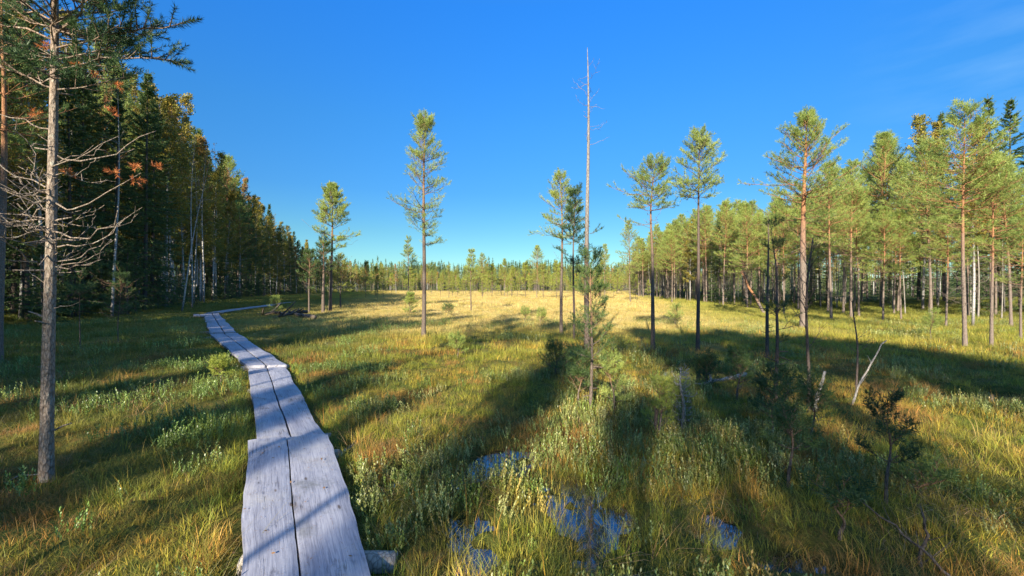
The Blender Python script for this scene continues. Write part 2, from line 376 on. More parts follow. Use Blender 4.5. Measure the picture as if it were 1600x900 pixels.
def wood_mat():
    m, n = M('weathered_plank_wood')
    uv = attr(n, 'pl').outputs['Vector']
    mp = n.nodes.new('ShaderNodeMapping'); mp.inputs['Scale'].default_value = (1.1, 24, 1); n.links.new(uv, mp.inputs[0])
    mp2 = n.nodes.new('ShaderNodeMapping'); mp2.inputs['Scale'].default_value = (.9, 6, 1); n.links.new(uv, mp2.inputs[0])
    g1 = noise(n, 3.5, mp.outputs[0], 8, .7); g1.inputs['Distortion'].default_value = .6
    g2 = noise(n, 1.2, mp2.outputs[0], 5, .6); g3 = noise(n, 2.2, uv, 5, .7)
    c = ramp(n, [(0, (.05, .05, .06)), (.34, (.15, .15, .18)), (.46, (.25, .255, .30)), (.6, (.33, .335, .38)), (1, (.45, .45, .49))], g1.outputs[0])
    c2 = mixc(n, c.outputs[0], ramp(n, [(.3, (.78, .77, .8)), (.6, (1.12, 1.1, 1.08))], g2.outputs[0]).outputs[0], 1.0, 'MULTIPLY')
    c3 = mixc(n, c2, (.20, .15, .11), ramp(n, [(.56, (0, 0, 0)), (.70, (.6, .6, .6))], g3.outputs[0]).outputs[0])
    vo = n.nodes.new('ShaderNodeTexVoronoi'); mp3 = n.nodes.new('ShaderNodeMapping'); mp3.inputs['Scale'].default_value = (2.2, 6.5, 1); n.links.new(uv, mp3.inputs[0]); n.links.new(mp3.outputs[0], vo.inputs['Vector']); vo.inputs['Scale'].default_value = 1.0
    kn = ramp(n, [(0, (1, 1, 1)), (.045, (.9, .9, .9)), (.085, (0, 0, 0))], vo.outputs[0])
    c4 = mixc(n, c3, (.09, .065, .05), kn.outputs[0])
    # old check cracks along the grain
    mp4 = n.nodes.new('ShaderNodeMapping'); mp4.inputs['Scale'].default_value = (.7, 15, 1); n.links.new(uv, mp4.inputs[0])
    g4 = noise(n, 2.0, mp4.outputs[0], 2, .5); g4.inputs['Distortion'].default_value = .4
    ck = ramp(n, [(.475, (0, 0, 0)), (.5, (1, 1, 1)), (.525, (0, 0, 0))], g4.outputs[0])
    ckm = math_(n, 'MULTIPLY', ck.outputs[0], ramp(n, [(.5, (0, 0, 0)), (.6, (1, 1, 1))], g3.outputs[0]).outputs[0])
    c4 = mixc(n, c4, (.045, .04, .045), math_(n, 'MULTIPLY', ckm, .95))
    g5 = noise(n, .9, uv, 6, .75); c4 = mixc(n, c4, (.42, .40, .38), ramp(n, [(.52, (0, 0, 0)), (.66, (.6, .6, .6))], g5.outputs[0]).outputs[0])
    c4 = mixc(n, c4, (.10, .10, .085), ramp(n, [(.30, (.7, .7, .7)), (.42, (0, 0, 0))], g5.outputs[0]).outputs[0])
    p = N(n, 'ShaderNodeBsdfPrincipled', Roughness=.55); p.inputs['Specular IOR Level'].default_value = .4
    n.links.new(c4, p.inputs['Base Color'])
    b = N(n, 'ShaderNodeBump', Strength=.35, Distance=.006); n.links.new(math_(n, 'SUBTRACT', g1.outputs[0], ckm), b.inputs['Height']); n.links.new(b.outputs[0], p.inputs['Normal'])
    out(n, p.outputs[0]); return m

def grass_mat(name, base_dark, trans=.3):
    """tint comes from the instance; blades darker at the foot by their own colour, dry tips."""
    m, n = M(name)
    ti = attr(n, 'tint', 'INSTANCER').outputs['Color']
    v = attr(n, 'v').outputs['Fac']; t = attr(n, 't').outputs['Fac']
    vr = ramp(n, [(0, (.6, .6, .6)), (.7, (1.05, 1.05, 1.05)), (.85, (1.5, 1.3, 1.1)), (1, (1.9, 1.5, 1.2))], v)
    c = mixc(n, ti, vr.outputs[0], 1.0, 'MULTIPLY')
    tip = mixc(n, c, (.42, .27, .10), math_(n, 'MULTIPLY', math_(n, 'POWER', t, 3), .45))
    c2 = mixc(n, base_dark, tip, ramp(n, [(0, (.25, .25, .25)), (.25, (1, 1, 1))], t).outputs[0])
    leafshader(n, c2, trans, .5, .25); return m
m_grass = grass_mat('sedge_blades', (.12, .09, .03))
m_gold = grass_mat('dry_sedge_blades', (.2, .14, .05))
def leafy_mat():
    m, n = M('bog_shrub_leaves')
    ti = attr(n, 'tint', 'INSTANCER').outputs['Color']; v = attr(n, 'v').outputs['Fac']
    vr = ramp(n, [(0, (.45, .5, .4)), (.6, (1, 1, 1)), (.8, (1.6, 1.6, 1.7)), (1, (2.2, 2.2, 2.3))], v)
    c = mixc(n, ti, vr.outputs[0], 1.0, 'MULTIPLY')
    leafshader(n, c, .2, .4, .5); return m
m_leafy = leafy_mat()
m_ground = ground_mat(); m_water = water_mat(); m_wood = wood_mat()

# ---------------------------------------------------------------- ground, water
def axis(lo, hi, f0, f1, step, grow):
    a = list(np.arange(f0, f1, step)); s = step; x = a[-1]
    while x < hi: s *= grow; x += s; a.append(x)
    s = step; x = f0
    b = []
    while x > lo: s *= grow; x -= s; b.append(x)
    return np.array(b[::-1] + a)
gx = axis(-1100, 1100, -9, 11, .07, 1.09); gy = axis(-70, 1500, 1.0, 12, .06, 1.06)
GX, GY = np.meshgrid(gx, gy); GZ = ground(GX, GY)
nx, ny = len(gx), len(gy)
idx = np.arange(nx * ny).reshape(ny, nx)
Q = np.stack([idx[:-1, :-1], idx[:-1, 1:], idx[1:, 1:], idx[1:, :-1]], -1).reshape(-1, 4)
woodf = np.maximum(sstep(-3, 6, le(GY) - GX), sstep(-4, 5, GX - re_(GY))); woodf = np.maximum(woodf, sstep(275, 300, GY))
g_me = mesh_from('bog_ground', np.stack([GX, GY, GZ], -1).reshape(-1, 3), None, Q, (m_ground,), {'wood': ('FLOAT', woodf.ravel())})
tag(link('ground', g_me), kind='structure')
wq = mesh_from('bog_water', np.array([(-300, -40, WATER), (400, -40, WATER), (400, 284, WATER), (-300, 284, WATER)]), None, np.array([[0, 1, 2, 3]]), (m_water,))
tag(link('water', wq), kind='structure')

# ---------------------------------------------------------------- boardwalk
BOARD_Z = .12
def plank_mesh(A0, A1, B0, B1, z0, z1, th=.05, seed=0, wav=.012, n=60, m=9, ea=0, eb=1, so=0):
    """A0->A1 left edge near to far, B0->B1 right edge."""
    A0, A1, B0, B1 = map(np.array, (A0, A1, B0, B1)); L = np.linalg.norm(A1 - A0)
    s = np.linspace(0, 1, n); u = np.linspace(0, 1, m)
    r = np.random.default_rng(seed); o = r.random() * 90
    def edge(e, f): return f * (wav * (vn(s * L * 1.3 + so + 13 * e, s * 0 + e, 1) - .5) * 2.4 + wav * .7 * (vn(s * L * 5 + so, s * 0 + e + 7, 2) - .5))
    wl = edge(ea, .45 if ea == 1 else 1); wr = edge(eb, .45 if eb == 1 else 1) + .006 * (vn(s * L * 9, s * 0 + seed, 3) - .5)
    S, U = np.meshgrid(s, u, indexing='ij')
    EA = A0 + (A1 - A0) * s[:, None]; EB = B0 + (B1 - B0) * s[:, None]
    side = norm(EB - EA); EA = EA + side * wl[:, None]; EB = EB + side * wr[:, None]
    XY = EA[:, None] * (1 - U[..., None]) + EB[:, None] * U[..., None]
    e0 = (r.random(m) - .5) * .03; XY[0] += (norm(A1 - A0) * e0[:, None]); XY[-1] += (norm(A1 - A0) * (r.random(m) - .5)[:, None] * .03)
    Z = z0 + (z1 - z0) * S + .006 * (vn(XY[..., 0] * 3, XY[..., 1] * 3, 3) - .5) - .007 * (np.abs(U - .5) * 2) ** 4
    Z = Z + .012 * (vn(s * L * .8 + o, s * 0 + 3, 5) - .5)[:, None]
    top = np.concatenate([XY, Z[..., None]], -1).reshape(-1, 3)
    bot = top.copy(); bot[:, 2] -= th
    W = np.linalg.norm(B0 - A0)
    pl = np.stack([S * L + o, U * W + seed * 1.7, S * 0], -1).reshape(-1, 3)
    i = np.arange(n * m).reshape(n, m); k = n * m
    q = [np.stack([i[:-1, :-1], i[:-1, 1:], i[1:, 1:], i[1:, :-1]], -1).reshape(-1, 4), np.stack([i[:-1, :-1], i[1:, :-1], i[1:, 1:], i[:-1, 1:]], -1).reshape(-1, 4) + k]
    # separate rim vertices keep the edge crisp
    V = [top, bot]; P = [pl, pl]; base = 2 * k
    ring = np.concatenate([i[:, 0], i[-1, 1:], i[::-1, -1][1:], i[0, ::-1][1:-1]])
    V += [top[ring], bot[ring]]; P += [pl[ring], pl[ring] + np.array([0, .05, 0])]
    nr = len(ring); a = np.arange(nr); b = (a + 1) % nr
    q.append(np.stack([a + base, b + base, b + base + nr, a + base + nr], -1))
    return mesh_from('plank', np.concatenate(V), None, np.concatenate(q), (m_wood,), {'pl': ('FLOAT_VECTOR', np.concatenate(P))})

BW = []   # board centre lines for clearing the grass: (x0,y0,x1,y1,halfwidth)
def section(A0, A1, B0, B1, z0, z1, label, seed, gap=.45, gw=.012, wav=.014, beams=((.5, .1, .1),)):
    A0, A1, B0, B1 = [np.array(p, float) for p in (A0, A1, B0, B1)]
    c = (A0 + B0) / 2
    root = bpy.data.objects.new('boardwalk_section', None); COL.objects.link(root); root.location = (c[0], c[1], 0)
    tag(root, label, 'boardwalk', 'boardwalk sections across the bog')
    off = np.array([c[0], c[1]])
    w0 = np.linalg.norm(B0 - A0); w1 = np.linalg.norm(B1 - A1)
    M0 = A0 + (B0 - A0) * gap; M1 = A1 + (B1 - A1) * gap
    d0 = (B0 - A0) / w0 * gw / 2; d1 = (B1 - A1) / w1 * gw / 2
    link('plank', plank_mesh(A0 - off, A1 - off, M0 - d0 - off, M1 - d1 - off, z0, z1, seed=seed, wav=wav, ea=0, eb=1, so=seed), root)
    link('plank', plank_mesh(M0 + d0 - off, M1 + d1 - off, B0 - off, B1 - off, z0 - .004, z1 - .002, seed=seed + 1, wav=wav, ea=1, eb=2, so=seed), root)
    for (s, ea, eb) in beams:
        pa = A0 + (A1 - A0) * s; pb = B0 + (B1 - B0) * s; d = norm(pb - pa)
        pa = pa - d * ea - off; pb = pb + d * eb - off; z = z0 + (z1 - z0) * s - .05 - .062
        g = Geo(); k = 7; P = np.array([[*(pa + (pb - pa) * q), z + .004 * math.sin(q * 5)] for q in np.linspace(0, 1, k)])[None]
        tubes(g, P, np.full((1, k), .058) * (1 + .1 * rng.random((1, k))), 12, rough=.06); 
        # near end cap
        link('crossbeam', g.mesh('crossbeam', m_grey), root)
    BW.append((*c, *((A1 + B1) / 2), max(w0, w1) / 2))
    return root
Zb = BOARD_Z
STUB = (*at(560, 885, .03), *at(632, 872, .03), .06)
def bp(px, py, z=Zb): return at(px, py, z)
# near section runs on under the viewpoint
a0, a1 = np.array(bp(370, 900)), np.array(bp(388, 686)); b0, b1 = np.array(bp(580, 900)), np.array(bp(512, 677))
a_n = a0 + (a0 - a1) * .95; b_n = b0 + (b0 - b1) * .95
section(a_n, a1, b_n, b1, Zb, Zb, 'nearest boardwalk section with a wavy right edge and a crossbeam end jutting out', 11, .47, .011, .022, ((.2, .1, .1), (.555, -.02, .20), (.93, -.03, .07)))
section(bp(401, 690, .065), bp(388, 572, .08), bp(508, 681, .065), bp(445, 571, .08), .065, .08, 'second boardwalk section, straight grey planks between the nearest one and the raised third', 23, .5, .02, .014, ((.06, -.03, .10), (.6, .02, .02)))
section(bp(386, 571, .13), bp(329, 521, .13), bp(447, 569, .13), bp(371, 519, .13), .13, .12, 'third boardwalk section, raised at its near end and heading for the bend', 31, .5, .035, .02, ((.04, .05, .1), (.93, .25, .05)))
section(bp(327, 520, .12), bp(318, 490, .12), bp(369, 518, .12), bp(341, 489, .12), .115, .12, 'fourth boardwalk section, worn and slightly tilted, ending at the sharp bend', 41, .55, .04, .03, ((.1, .5, .05), (.7, .1, .1)))
section(bp(303, 493, .14), bp(302, 490.5, .14), bp(323, 493.5, .14), bp(322, 490.5, .14), .135, .135, 'short stub of boardwalk sticking out to the left at the bend', 51, .5, .04, .01, ((.5, .02, .02),))
pth = [(334, 488.5), (362, 484), (390, 480.5), (415, 477.5), (438, 474.0), (457, 472.0)]
ends = ['first far boardwalk section after the bend, under the dark forest', 'second far boardwalk section after the bend', 'third far boardwalk section after the bend, middle of the far strip', 'fourth far boardwalk section after the bend', 'last far boardwalk section, where the walkway vanishes into grass']
for i in range(5):
    p0 = np.array(bp(*pth[i])); p1 = np.array(bp(*pth[i + 1])); d = norm(p1 - p0); s = np.array([d[1], -d[0]]) * .36
    section(p0 - s, p1 - s - d * .03, p0 + s, p1 + s - d * .03, .14 - .008 * (i % 2), .13, ends[i], 60 + 3 * i, .5, .03, .02, ((.1, .05, .05), (.9, .05, .05)))

# ---------------------------------------------------------------- tree generators (each returns {part name: mesh})
def trunk_path(H, k, wob, lean, r, crook=0.0):
    t = np.linspace(0, 1, k); P = np.zeros((k, 3)); P[:, 2] = t * H
    ph = r.random(4) * 6.28
    P[:, 0] = lean[0] * t * H + wob * np.sin(t * 5 + ph[0]) * t + crook * np.sin(t * 11 + ph[1]) * t
    P[:, 1] = lean[1] * t * H + wob * np.sin(t * 4.3 + ph[2]) * t + crook * np.sin(t * 9 + ph[3]) * t
    return t, P
def interp_path(P, t):
    k = len(P); x = np.clip(t, 0, 1) * (k - 1); i = np.minimum(x.astype(int), k - 2); f = (x - i)[:, None]
    return P[i] * (1 - f) + P[i + 1] * f

def branches(r, base, az, el, L, curve, k=6, wig=.05):
    """base (n,3), az, el, L, curve (n,) -> (n,k,3)"""
    n = len(L); s = np.linspace(0, 1, k)
    h = np.stack([np.cos(az), np.sin(az), 0 * az], -1)
    P = base[:, None] + h[:, None] * (L * np.cos(el))[:, None, None] * s[None, :, None]
    P[:, :, 2] += (L * np.sin(el))[:, None] * s + (curve * L)[:, None] * s ** 2
    w = np.cumsum(r.normal(size=(n, k, 3)) * wig * L[:, None, None] / k, 1); w[:, 0] = 0
    return P + w

def sub(r, B, s_lo, s_hi, per, ang, lfac, L, k=3, up=.1, minl=.05, taperl=True):
    """per twigs on every branch of B (n,k,3); returns polylines, parent index, s"""
    n = len(B); s = np.linspace(s_lo, s_hi, per)[None] + r.uniform(-.04, .04, (n, per)); s = np.clip(s, 0, 1)
    kk = B.shape[1]; x = s * (kk - 1); i = np.minimum(x.astype(int), kk - 2); f = (x - i)[..., None]
    ii = np.arange(n)[:, None]
    p = B[ii, i] * (1 - f) + B[ii, i + 1] * f
    d = norm(B[ii, i + 1] - B[ii, i])
    side = norm(np.cross(d, np.array([0, 0, 1.]))); sg = np.where((np.arange(per) % 2)[None, :, None] == 0, 1, -1) * np.ones((n, per, 1))
    a = ang * r.uniform(.6, 1.3, (n, per, 1))
    td = norm(d * np.cos(a) + side * np.sin(a) * sg + np.array([0, 0, 1.]) * (up + r.normal(size=(n, per, 1)) * .18))
    ll = lfac * L[:, None] * ((1.15 - s) if taperl else 1) * r.uniform(.6, 1.3, (n, per)) + minl
    q = np.linspace(0, 1, k)
    Pt = p[:, :, None] + td[:, :, None] * ll[..., None, None] * q[None, None, :, None]
    Pt[..., 2] += up * .5 * (ll[..., None] * q ** 2)
    return Pt.reshape(-1, k, 3), ll.ravel(), td.reshape(-1, 3)

def pine(H, seed, cs=.5, R=1.0, r0=.09, nb=46, wob=.05, lean=(0, 0), dead=(), ts=1.0, nn=22, nw=.008, nl=.065, per=8, bark=None, leaf=None,
         round_=.6, asym=(0, 0), crook=0.0, el_lo=-4, el_hi=58, gaps=0.0, sides=10, deadneedles=(), extra=(), shoots=2, k=22, deadlen=.6, tuft=.13, stubs=0, low_thin=0.0):
    global rng
    r = np.random.default_rng(seed); rng = np.random.default_rng(seed + 5)
    t, TP = trunk_path(H, k, wob, lean, r, crook)
    g = Geo(); rad = r0 * (1 - t) ** .75 * .93 + r0 * .07; rad = rad * (1 + .22 * np.exp(-t * H / .10))
    TP2 = TP.copy(); TP2[0, 2] -= .15
    tubes(g, TP2[None], rad[None], sides, rough=.10, H=H)
    c = Geo()
    # living crown
    u = np.sort(r.random(nb)) if nb else np.zeros(0)
    u = np.clip((np.round(u * nb / 4) / (nb / 4)) + r.normal(size=nb) * .012, 0, 1) if nb else u
    if gaps: u = u[r.random(len(u)) > gaps * (1 - u)]
    if low_thin: u = u[r.random(len(u)) > low_thin * (1 - u)]
    n = len(u)
    az = np.arange(n) * 2.4 + r.normal(size=n) * .5
    prof = np.clip(1 - u, 0, 1) ** round_ * (.55 + .45 * np.clip(u * 4, 0, 1))
    asy = 1 + asym[0] * np.cos(az) + asym[1] * np.sin(az)
    L = np.maximum(R * prof * r.uniform(.6, 1.18, n) * asy, .12 * ts + .06)
    el = np.radians(el_lo + (el_hi - el_lo) * u ** 1.2 + r.normal(size=n) * 9)
    base = interp_path(TP, cs + (1 - cs) * u * .985)
    B = branches(r, base, az, el, L, .16 + .12 * r.random(n), 6, .09)
    tr = np.interp(cs + (1 - cs) * u, t, rad)
    br = np.minimum(.009 * L + .004, tr * .5)[:, None] * np.linspace(1, .3, 6)[None]
    tubes(g, B, br, 5, H=H)
    if n:
        tw, tl, td = sub(r, B, .3, .97, per, .85, .36, L, 3, .18, .06 * ts)
        tubes(g, tw, np.tile([.0045, .0035, .002], (len(tw), 1)) * ts, 3, H=H, cap=False)
        vb = r.random(n); vt = np.clip(np.repeat(vb, per) * .6 + r.random(len(tw)) * .4, 0, 1)
        P = [B[:, -1]]; D = [B[:, -1] - B[:, -2]]; VV = [vb]
        for q in np.linspace(.45, 1, shoots):
            P.append(tw[:, 0] * (1 - q) + tw[:, -1] * q); D.append(td + np.array([0, 0, .45]) + r.normal(size=td.shape) * .35); VV.append(vt)
        P = np.concatenate(P); D = np.concatenate(D); VV = np.concatenate(VV)
        needles(c, P, D, np.full(len(P), tuft * ts) * r.uniform(.7, 1.2, len(P)), nn, nl * ts, nw, .85, VV)
        # leader
        needles(c, TP[-1:] - np.array([0, 0, .1]), np.array([[0, 0, 1.]]), np.array([.2]), nn * 2, nl * ts, nw, .6, np.array([.8]))
    # dead bare branches
    if dead:
        lo, hi, nd = dead
        ud = r.uniform(lo, hi, nd); azd = r.random(nd) * 6.28
        Ld = deadlen * r.uniform(.35, 1.15, nd); bd = interp_path(TP, ud)
        Bd = branches(r, bd, azd, np.radians(r.uniform(-45, 8, nd)), Ld, r.uniform(.3, .95, nd), 9, .5)
        tubes(g, Bd, (.0042 * Ld + .0028)[:, None] * np.linspace(1, .35, 9)[None], 5, H=H, v=.9)
        tw, tl, td = sub(r, Bd, .3, .95, 5, .8, .34, Ld, 4, .25, .02)
        keep = r.random(len(tw)) < .75; tw = tw[keep]
        tubes(g, tw, np.tile([.0035, .003, .0025, .0015], (len(tw), 1)), 4, H=H, v=.9, cap=False)
    if stubs:
        ud = r.uniform(.06, cs, stubs); bd = interp_path(TP, ud)
        Bd = branches(r, bd, r.random(stubs) * 6.28, np.radians(r.uniform(-10, 25, stubs)), r.uniform(.08, .22, stubs), np.zeros(stubs), 4, .1)
        tubes(g, Bd, np.tile([.009, .008, .007, .005], (stubs, 1)), 5, H=H, v=.9)
    for (h, a, ln, elv, cv, nt_) in extra:   # single named limbs: height, azimuth deg, length, elevation deg, curve, tufts
        b_ = interp_path(TP, np.array([h / H])); Lq = np.array([ln])
        Bq = branches(r, b_, np.radians([a]), np.radians([elv]), Lq, np.array([cv]), 8, .24)
        tubes(g, Bq, (.006 * Lq + .003)[:, None] * np.linspace(1, .35, 8)[None], 6, H=H)
        if nt_:
            tw, tl, td = sub(r, Bq, .22, .98, nt_, .8, .25, Lq, 3, .3, .06)
            tubes(g, tw, np.tile([.005, .004, .003], (len(tw), 1)), 4, H=H, cap=False)
            P = np.concatenate([tw[:, -1], tw[:, 1], Bq[:, -1]]); D = np.concatenate([td, td, Bq[:, -1] - Bq[:, -2]]) + np.array([0, 0, .02])
            needles(c, P, D, np.full(len(P), .12 * ts), nn, nl * ts, nw, .85)
    parts = {'trunk': g.mesh('trunk', bark or m_bark_bog)}
    if c.V: parts['crown'] = c.mesh('crown', leaf or m_pine)
    if deadneedles:
        dg = Geo(); P = np.array(deadneedles, float)
        for q in P:
            pp = q + r.normal(size=(5, 3)) * .012
            needles(dg, pp, r.normal(size=(5, 3)) + np.array([.0, 0, .3]), np.full(5, .04), 24, .035, .004, .8)
        parts['dead_needles'] = dg.mesh('dead_needles', m_dead)
    rng = np.random.default_rng(seed + 77)
    return parts

def spruce(H, seed, R=1.5, r0=.12, cs=.06, dens=8, nw=.02, nn=8, sl=.10, per=9, leaf=None, droop=1.0, thin=.0, k=14, power=.85):
    global rng
    r = np.random.default_rng(seed); rng = np.random.default_rng(seed + 5)
    t, TP = trunk_path(H, k, .03, (0, 0), r); g = Geo(); rad = r0 * (1 - t) ** .9 + .012
    TP2 = TP.copy(); TP2[0, 2] -= .3
    tubes(g, TP2[None], rad[None], 8, rough=.08, H=H)
    n = int(H * dens); u = np.sort(r.random(n)) ** .95
    if thin: u = u[r.random(n) > thin]; n = len(u)
    az = np.arange(n) * 2.4 + r.normal(size=n) * .4
    L = np.maximum(R * (1 - u) ** power * r.uniform(.62, 1.15, n), .12)
    el = np.radians(-16 * droop + 62 * u ** 2.2 + r.normal(size=n) * 6)
    B = branches(r, interp_path(TP, cs + (1 - cs) * u * .99), az, el, L, -.10 * droop * (1 - u) + .14, 5, .05)
    tubes(g, B, (.008 * L + .004)[:, None] * np.linspace(1, .3, 5)[None], 4, H=H, cap=False)
    c = Geo()
    tw, tl, td = sub(r, B, .15, .98, per, .8, .34, L, 3, -.1, .05)
    vb = r.random(n); vt = np.clip(np.repeat(vb, per) * .5 + r.random(len(tw)) * .5, 0, 1)
    dn = np.array([0, 0, -.25])
    P = [B[:, -1], tw[:, 0], tw[:, 1]]; D = [B[:, -1] - B[:, -2], td + dn, td + dn]; VV = [vb, vt, vt]
    Ls = [np.full(n, sl * 2.2), tl * .55, tl * .6]
    P = np.concatenate(P); D = np.concatenate(D); VV = np.concatenate(VV); Ls = np.concatenate(Ls)
    needles(c, P, D, Ls, nn, sl, nw, .5, VV)
    needles(c, TP[-1:] - np.array([0, 0, .3]), np.array([[0, 0, 1.]]), np.array([.4]), 20, .08, nw, .4, np.array([.6]))
    rng = np.random.default_rng(seed + 77)
    return {'trunk': g.mesh('trunk', m_bark_spruce), 'crown': c.mesh('crown', leaf or m_spruce)}

def birch(H, seed, R=1.6, r0=.09, cs=.35, nb=44, lsz=.07, per=9, lv=5, leaf=None, lean=(0, 0), wob=.15, bark=None, bare=False, el0=35, brf=1.0):
    global rng
    r = np.random.default_rng(seed); rng = np.random.default_rng(seed + 5)
    t, TP = trunk_path(H, 18, wob, lean, r); g = Geo(); rad = r0 * (1 - t) ** .9 + .006
    TP2 = TP.copy(); TP2[0, 2] -= .2
    tubes(g, TP2[None], rad[None], 8, rough=.06, H=H)
    u = np.sort(r.random(nb)); az = np.arange(nb) * 2.4 + r.normal(size=nb) * .5
    L = R * (1 - u) ** .55 * (.5 + .5 * np.clip(u * 3, 0, 1)) * r.uniform(.6, 1.2, nb) + .12 * R
    el = np.radians(el0 + 25 * u + r.normal(size=nb) * 10)
    B = branches(r, interp_path(TP, cs + (1 - cs) * u * .97), az, el, L, -.12 + 0 * L, 6, .12)
    tubes(g, B, (.009 * L + .0035)[:, None] * brf * np.linspace(1, .3, 6)[None], 4, H=H, v=.2, cap=False)
    tw, tl, td = sub(r, B, .25, .98, per, .7, .34, L, 4, -.15 if not bare else .2, .08)
    tubes(g, tw, np.tile([.004, .003, .0025, .0015], (len(tw), 1)) * (1 if not bare else .85), 3, H=H, cap=False)
    parts = {'trunk': g.mesh('trunk', bark or m_birchbark)}
    if not bare:
        c = Geo(); n = len(tw)
        q = r.random((n, lv, 1)); x = q * 3; i = np.minimum(x.astype(int), 2); ii = np.arange(n)[:, None]
        P = tw[ii, i[..., 0]] * (1 - (x - i)) + tw[ii, i[..., 0] + 1] * (x - i) + r.normal(size=(n, lv, 3)) * .05 * R
        vt = np.clip(np.repeat(r.random(nb), per)[:, None] * .55 + r.random((n, lv)) * .45, 0, 1)
        leaves(c, P.reshape(-1, 3), lsz, vt.ravel())
        parts['crown'] = c.mesh('crown', leaf or m_birch)
    rng = np.random.default_rng(seed + 77)
    return parts

def place(name, parts, x, y, label, cat, group=None, rot=0.0, scale=1.0, z=None, tilt=(0, 0)):
    o = bpy.data.objects.new(name, None); COL.objects.link(o)
    o.location = (x, y, float(ground(x, y)) if z is None else z); o.rotation_euler = (tilt[0], tilt[1], rot); o.scale = (scale,) * 3 if not isinstance(scale, tuple) else scale
    o.empty_display_size = .2
    tag(o, label, cat, group)
    for k, me in parts.items(): link(k, me, o)
    return o

# ---------------------------------------------------------------- trees standing alone on the bog
def hero(name, px, py, label, cat, H=None, top=None, gen=pine, group=None, rot=0, z=None, **kw):
    x, y = at(px, py, 0); zz = float(ground(x, y)) if z is None else z
    if H is None: H = hgt(y, top) - zz
    return place(name, gen(H, **kw), x, y, label, cat, group, rot, 1.0, zz)

# big foreground pine with bare lower limbs (4.1 m up it leaves the frame)
dn = []
for (qx, qy, dep) in [(72, 70, 0), (215, 256, 0), (245, 259, 0), (178, 172, .1), (182, 266, -.1), (217, 281, 0), (150, 112, .1), (120, 100, .1), (186, 130, 0), (108, 268, .1), (60, 175, 0)]:
    Yq = 3.49 + dep; dn.append(((qx - 800) * Yq / F + 3.90, dep, hgt(Yq, qy)))
x0, y0 = at(72, 748)
ex = [(3.45, 5, .85, 14, .05, 16), (3.75, -12, .9, 18, .10, 16), (3.8, 6, .95, 6, .1, 16), (3.5, 150, .9, 10, .2, 14), (3.7, 200, 1.0, 5, .2, 14), (3.3, 185, .8, 12, .3, 12), (3.9, 170, .9, 20, .2, 14),
      (3.6, 60, .9, 10, .1, 14), (3.65, -60, .8, 10, .1, 14), (3.8, 120, .9, 15, .1, 14), (1.95, -5, .72, -12, .45, 0), (2.1, -12, .8, -30, .75, 0), (2.2, 190, .7, -20, .5, 0), (2.35, 8, .7, -22, .7, 0), (1.80, 15, .42, 5, .2, 0),
      (1.62, 175, .3, 10, .2, 0), (1.45, 0, .24, 4, .1, 0), (2.5, 180, .7, -5, .4, 0), (2.65, 5, .7, -10, .5, 0), (2.95, 185, .6, 35, -.3, 0), (.95, 180, .12, 5, 0, 0), (2.75, 20, .8, -25, .8, 0)]
place('pine_tree', pine(6.2, 3, cs=.53, R=.8, r0=.045, nb=84, wob=.03, lean=(.016, 0), dead=(.28, .46, 46), deadlen=.6, ts=.95, nn=36, nl=.055, nw=.0055, bark=m_bark_lichen, leaf=m_pine_dark, sides=16, k=40,
                       extra=ex, deadneedles=dn, stubs=9, per=9, shoots=3), x0, y0, 'foreground pine with flaky grey bark, many bare curling lower limbs and orange dead needle tufts', 'pine tree', rot=0.0)
x0, y0 = -11.0, 8.9
place('pine_tree', pine(8.5, 4, cs=.5, R=1.2, r0=.075, nb=46, dead=(.3, .55, 20), bark=m_bark, leaf=m_pine_dark, ts=1.1, lean=(.02, 0)), x0, y0, 'orange-barked pine cut by the left edge of the frame', 'pine tree')

hero('pine_tree', 662, 527, 'tall slim pine with a narrow ragged crown, alone right of the boardwalk', 'pine tree', top=188, seed=12, cs=.43, R=.92, r0=.075, nb=88, lean=(.008, 0), round_=.42, gaps=.32, dead=(.3, .5, 6), ts=1.25, nw=.008, nn=22, deadlen=.4, per=8, shoots=2)
hero('pine_tree', 516, 487, 'pine with a feathery pale crown above a cluster of dark trunks', 'pine tree', top=296, seed=13, cs=.5, R=1.75, r0=.11, nb=70, lean=(.02, 0), ts=1.9, nn=24, nw=.016, gaps=.3, shoots=3, dead=(.35, .6, 14), deadlen=1.6)
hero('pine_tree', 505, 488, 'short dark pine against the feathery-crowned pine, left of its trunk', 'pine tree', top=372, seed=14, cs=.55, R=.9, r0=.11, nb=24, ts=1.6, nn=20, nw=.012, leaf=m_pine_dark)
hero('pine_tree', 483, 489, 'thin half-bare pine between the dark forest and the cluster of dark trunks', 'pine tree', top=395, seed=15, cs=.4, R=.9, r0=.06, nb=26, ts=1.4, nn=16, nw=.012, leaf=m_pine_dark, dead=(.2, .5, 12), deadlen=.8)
hero('pine_tree', 532, 483, 'small yellow-green pine just right of the cluster of dark trunks', 'pine tree', top=403, seed=16, cs=.35, R=1.3, r0=.06, nb=30, ts=1.6, nn=18, nw=.014, leaf=m_pine_gold)
hero('pine_tree', 638, 477, 'small pine with a spiky conical crown behind the slim lone pine', 'pine tree', top=375, seed=17, cs=.42, R=1.25, r0=.06, nb=40, ts=1.5, nn=18, nw=.013, round_=.9)
hero('pine_tree', 641, 490, 'knee-high bushy young pine at the foot of the small conical pine', 'young pine', top=462, seed=18, cs=.05, R=.6, r0=.03, nb=30, ts=1.1, nn=20, nw=.01, round_=.8)
hero('pine_tree', 736, 487, 'thin young pine with a sparse spiky top out in the golden sedge', 'pine tree', top=394, seed=19, cs=.45, R=.8, r0=.045, nb=30, ts=1.2, nn=18, nw=.012, round_=.9, gaps=.3)
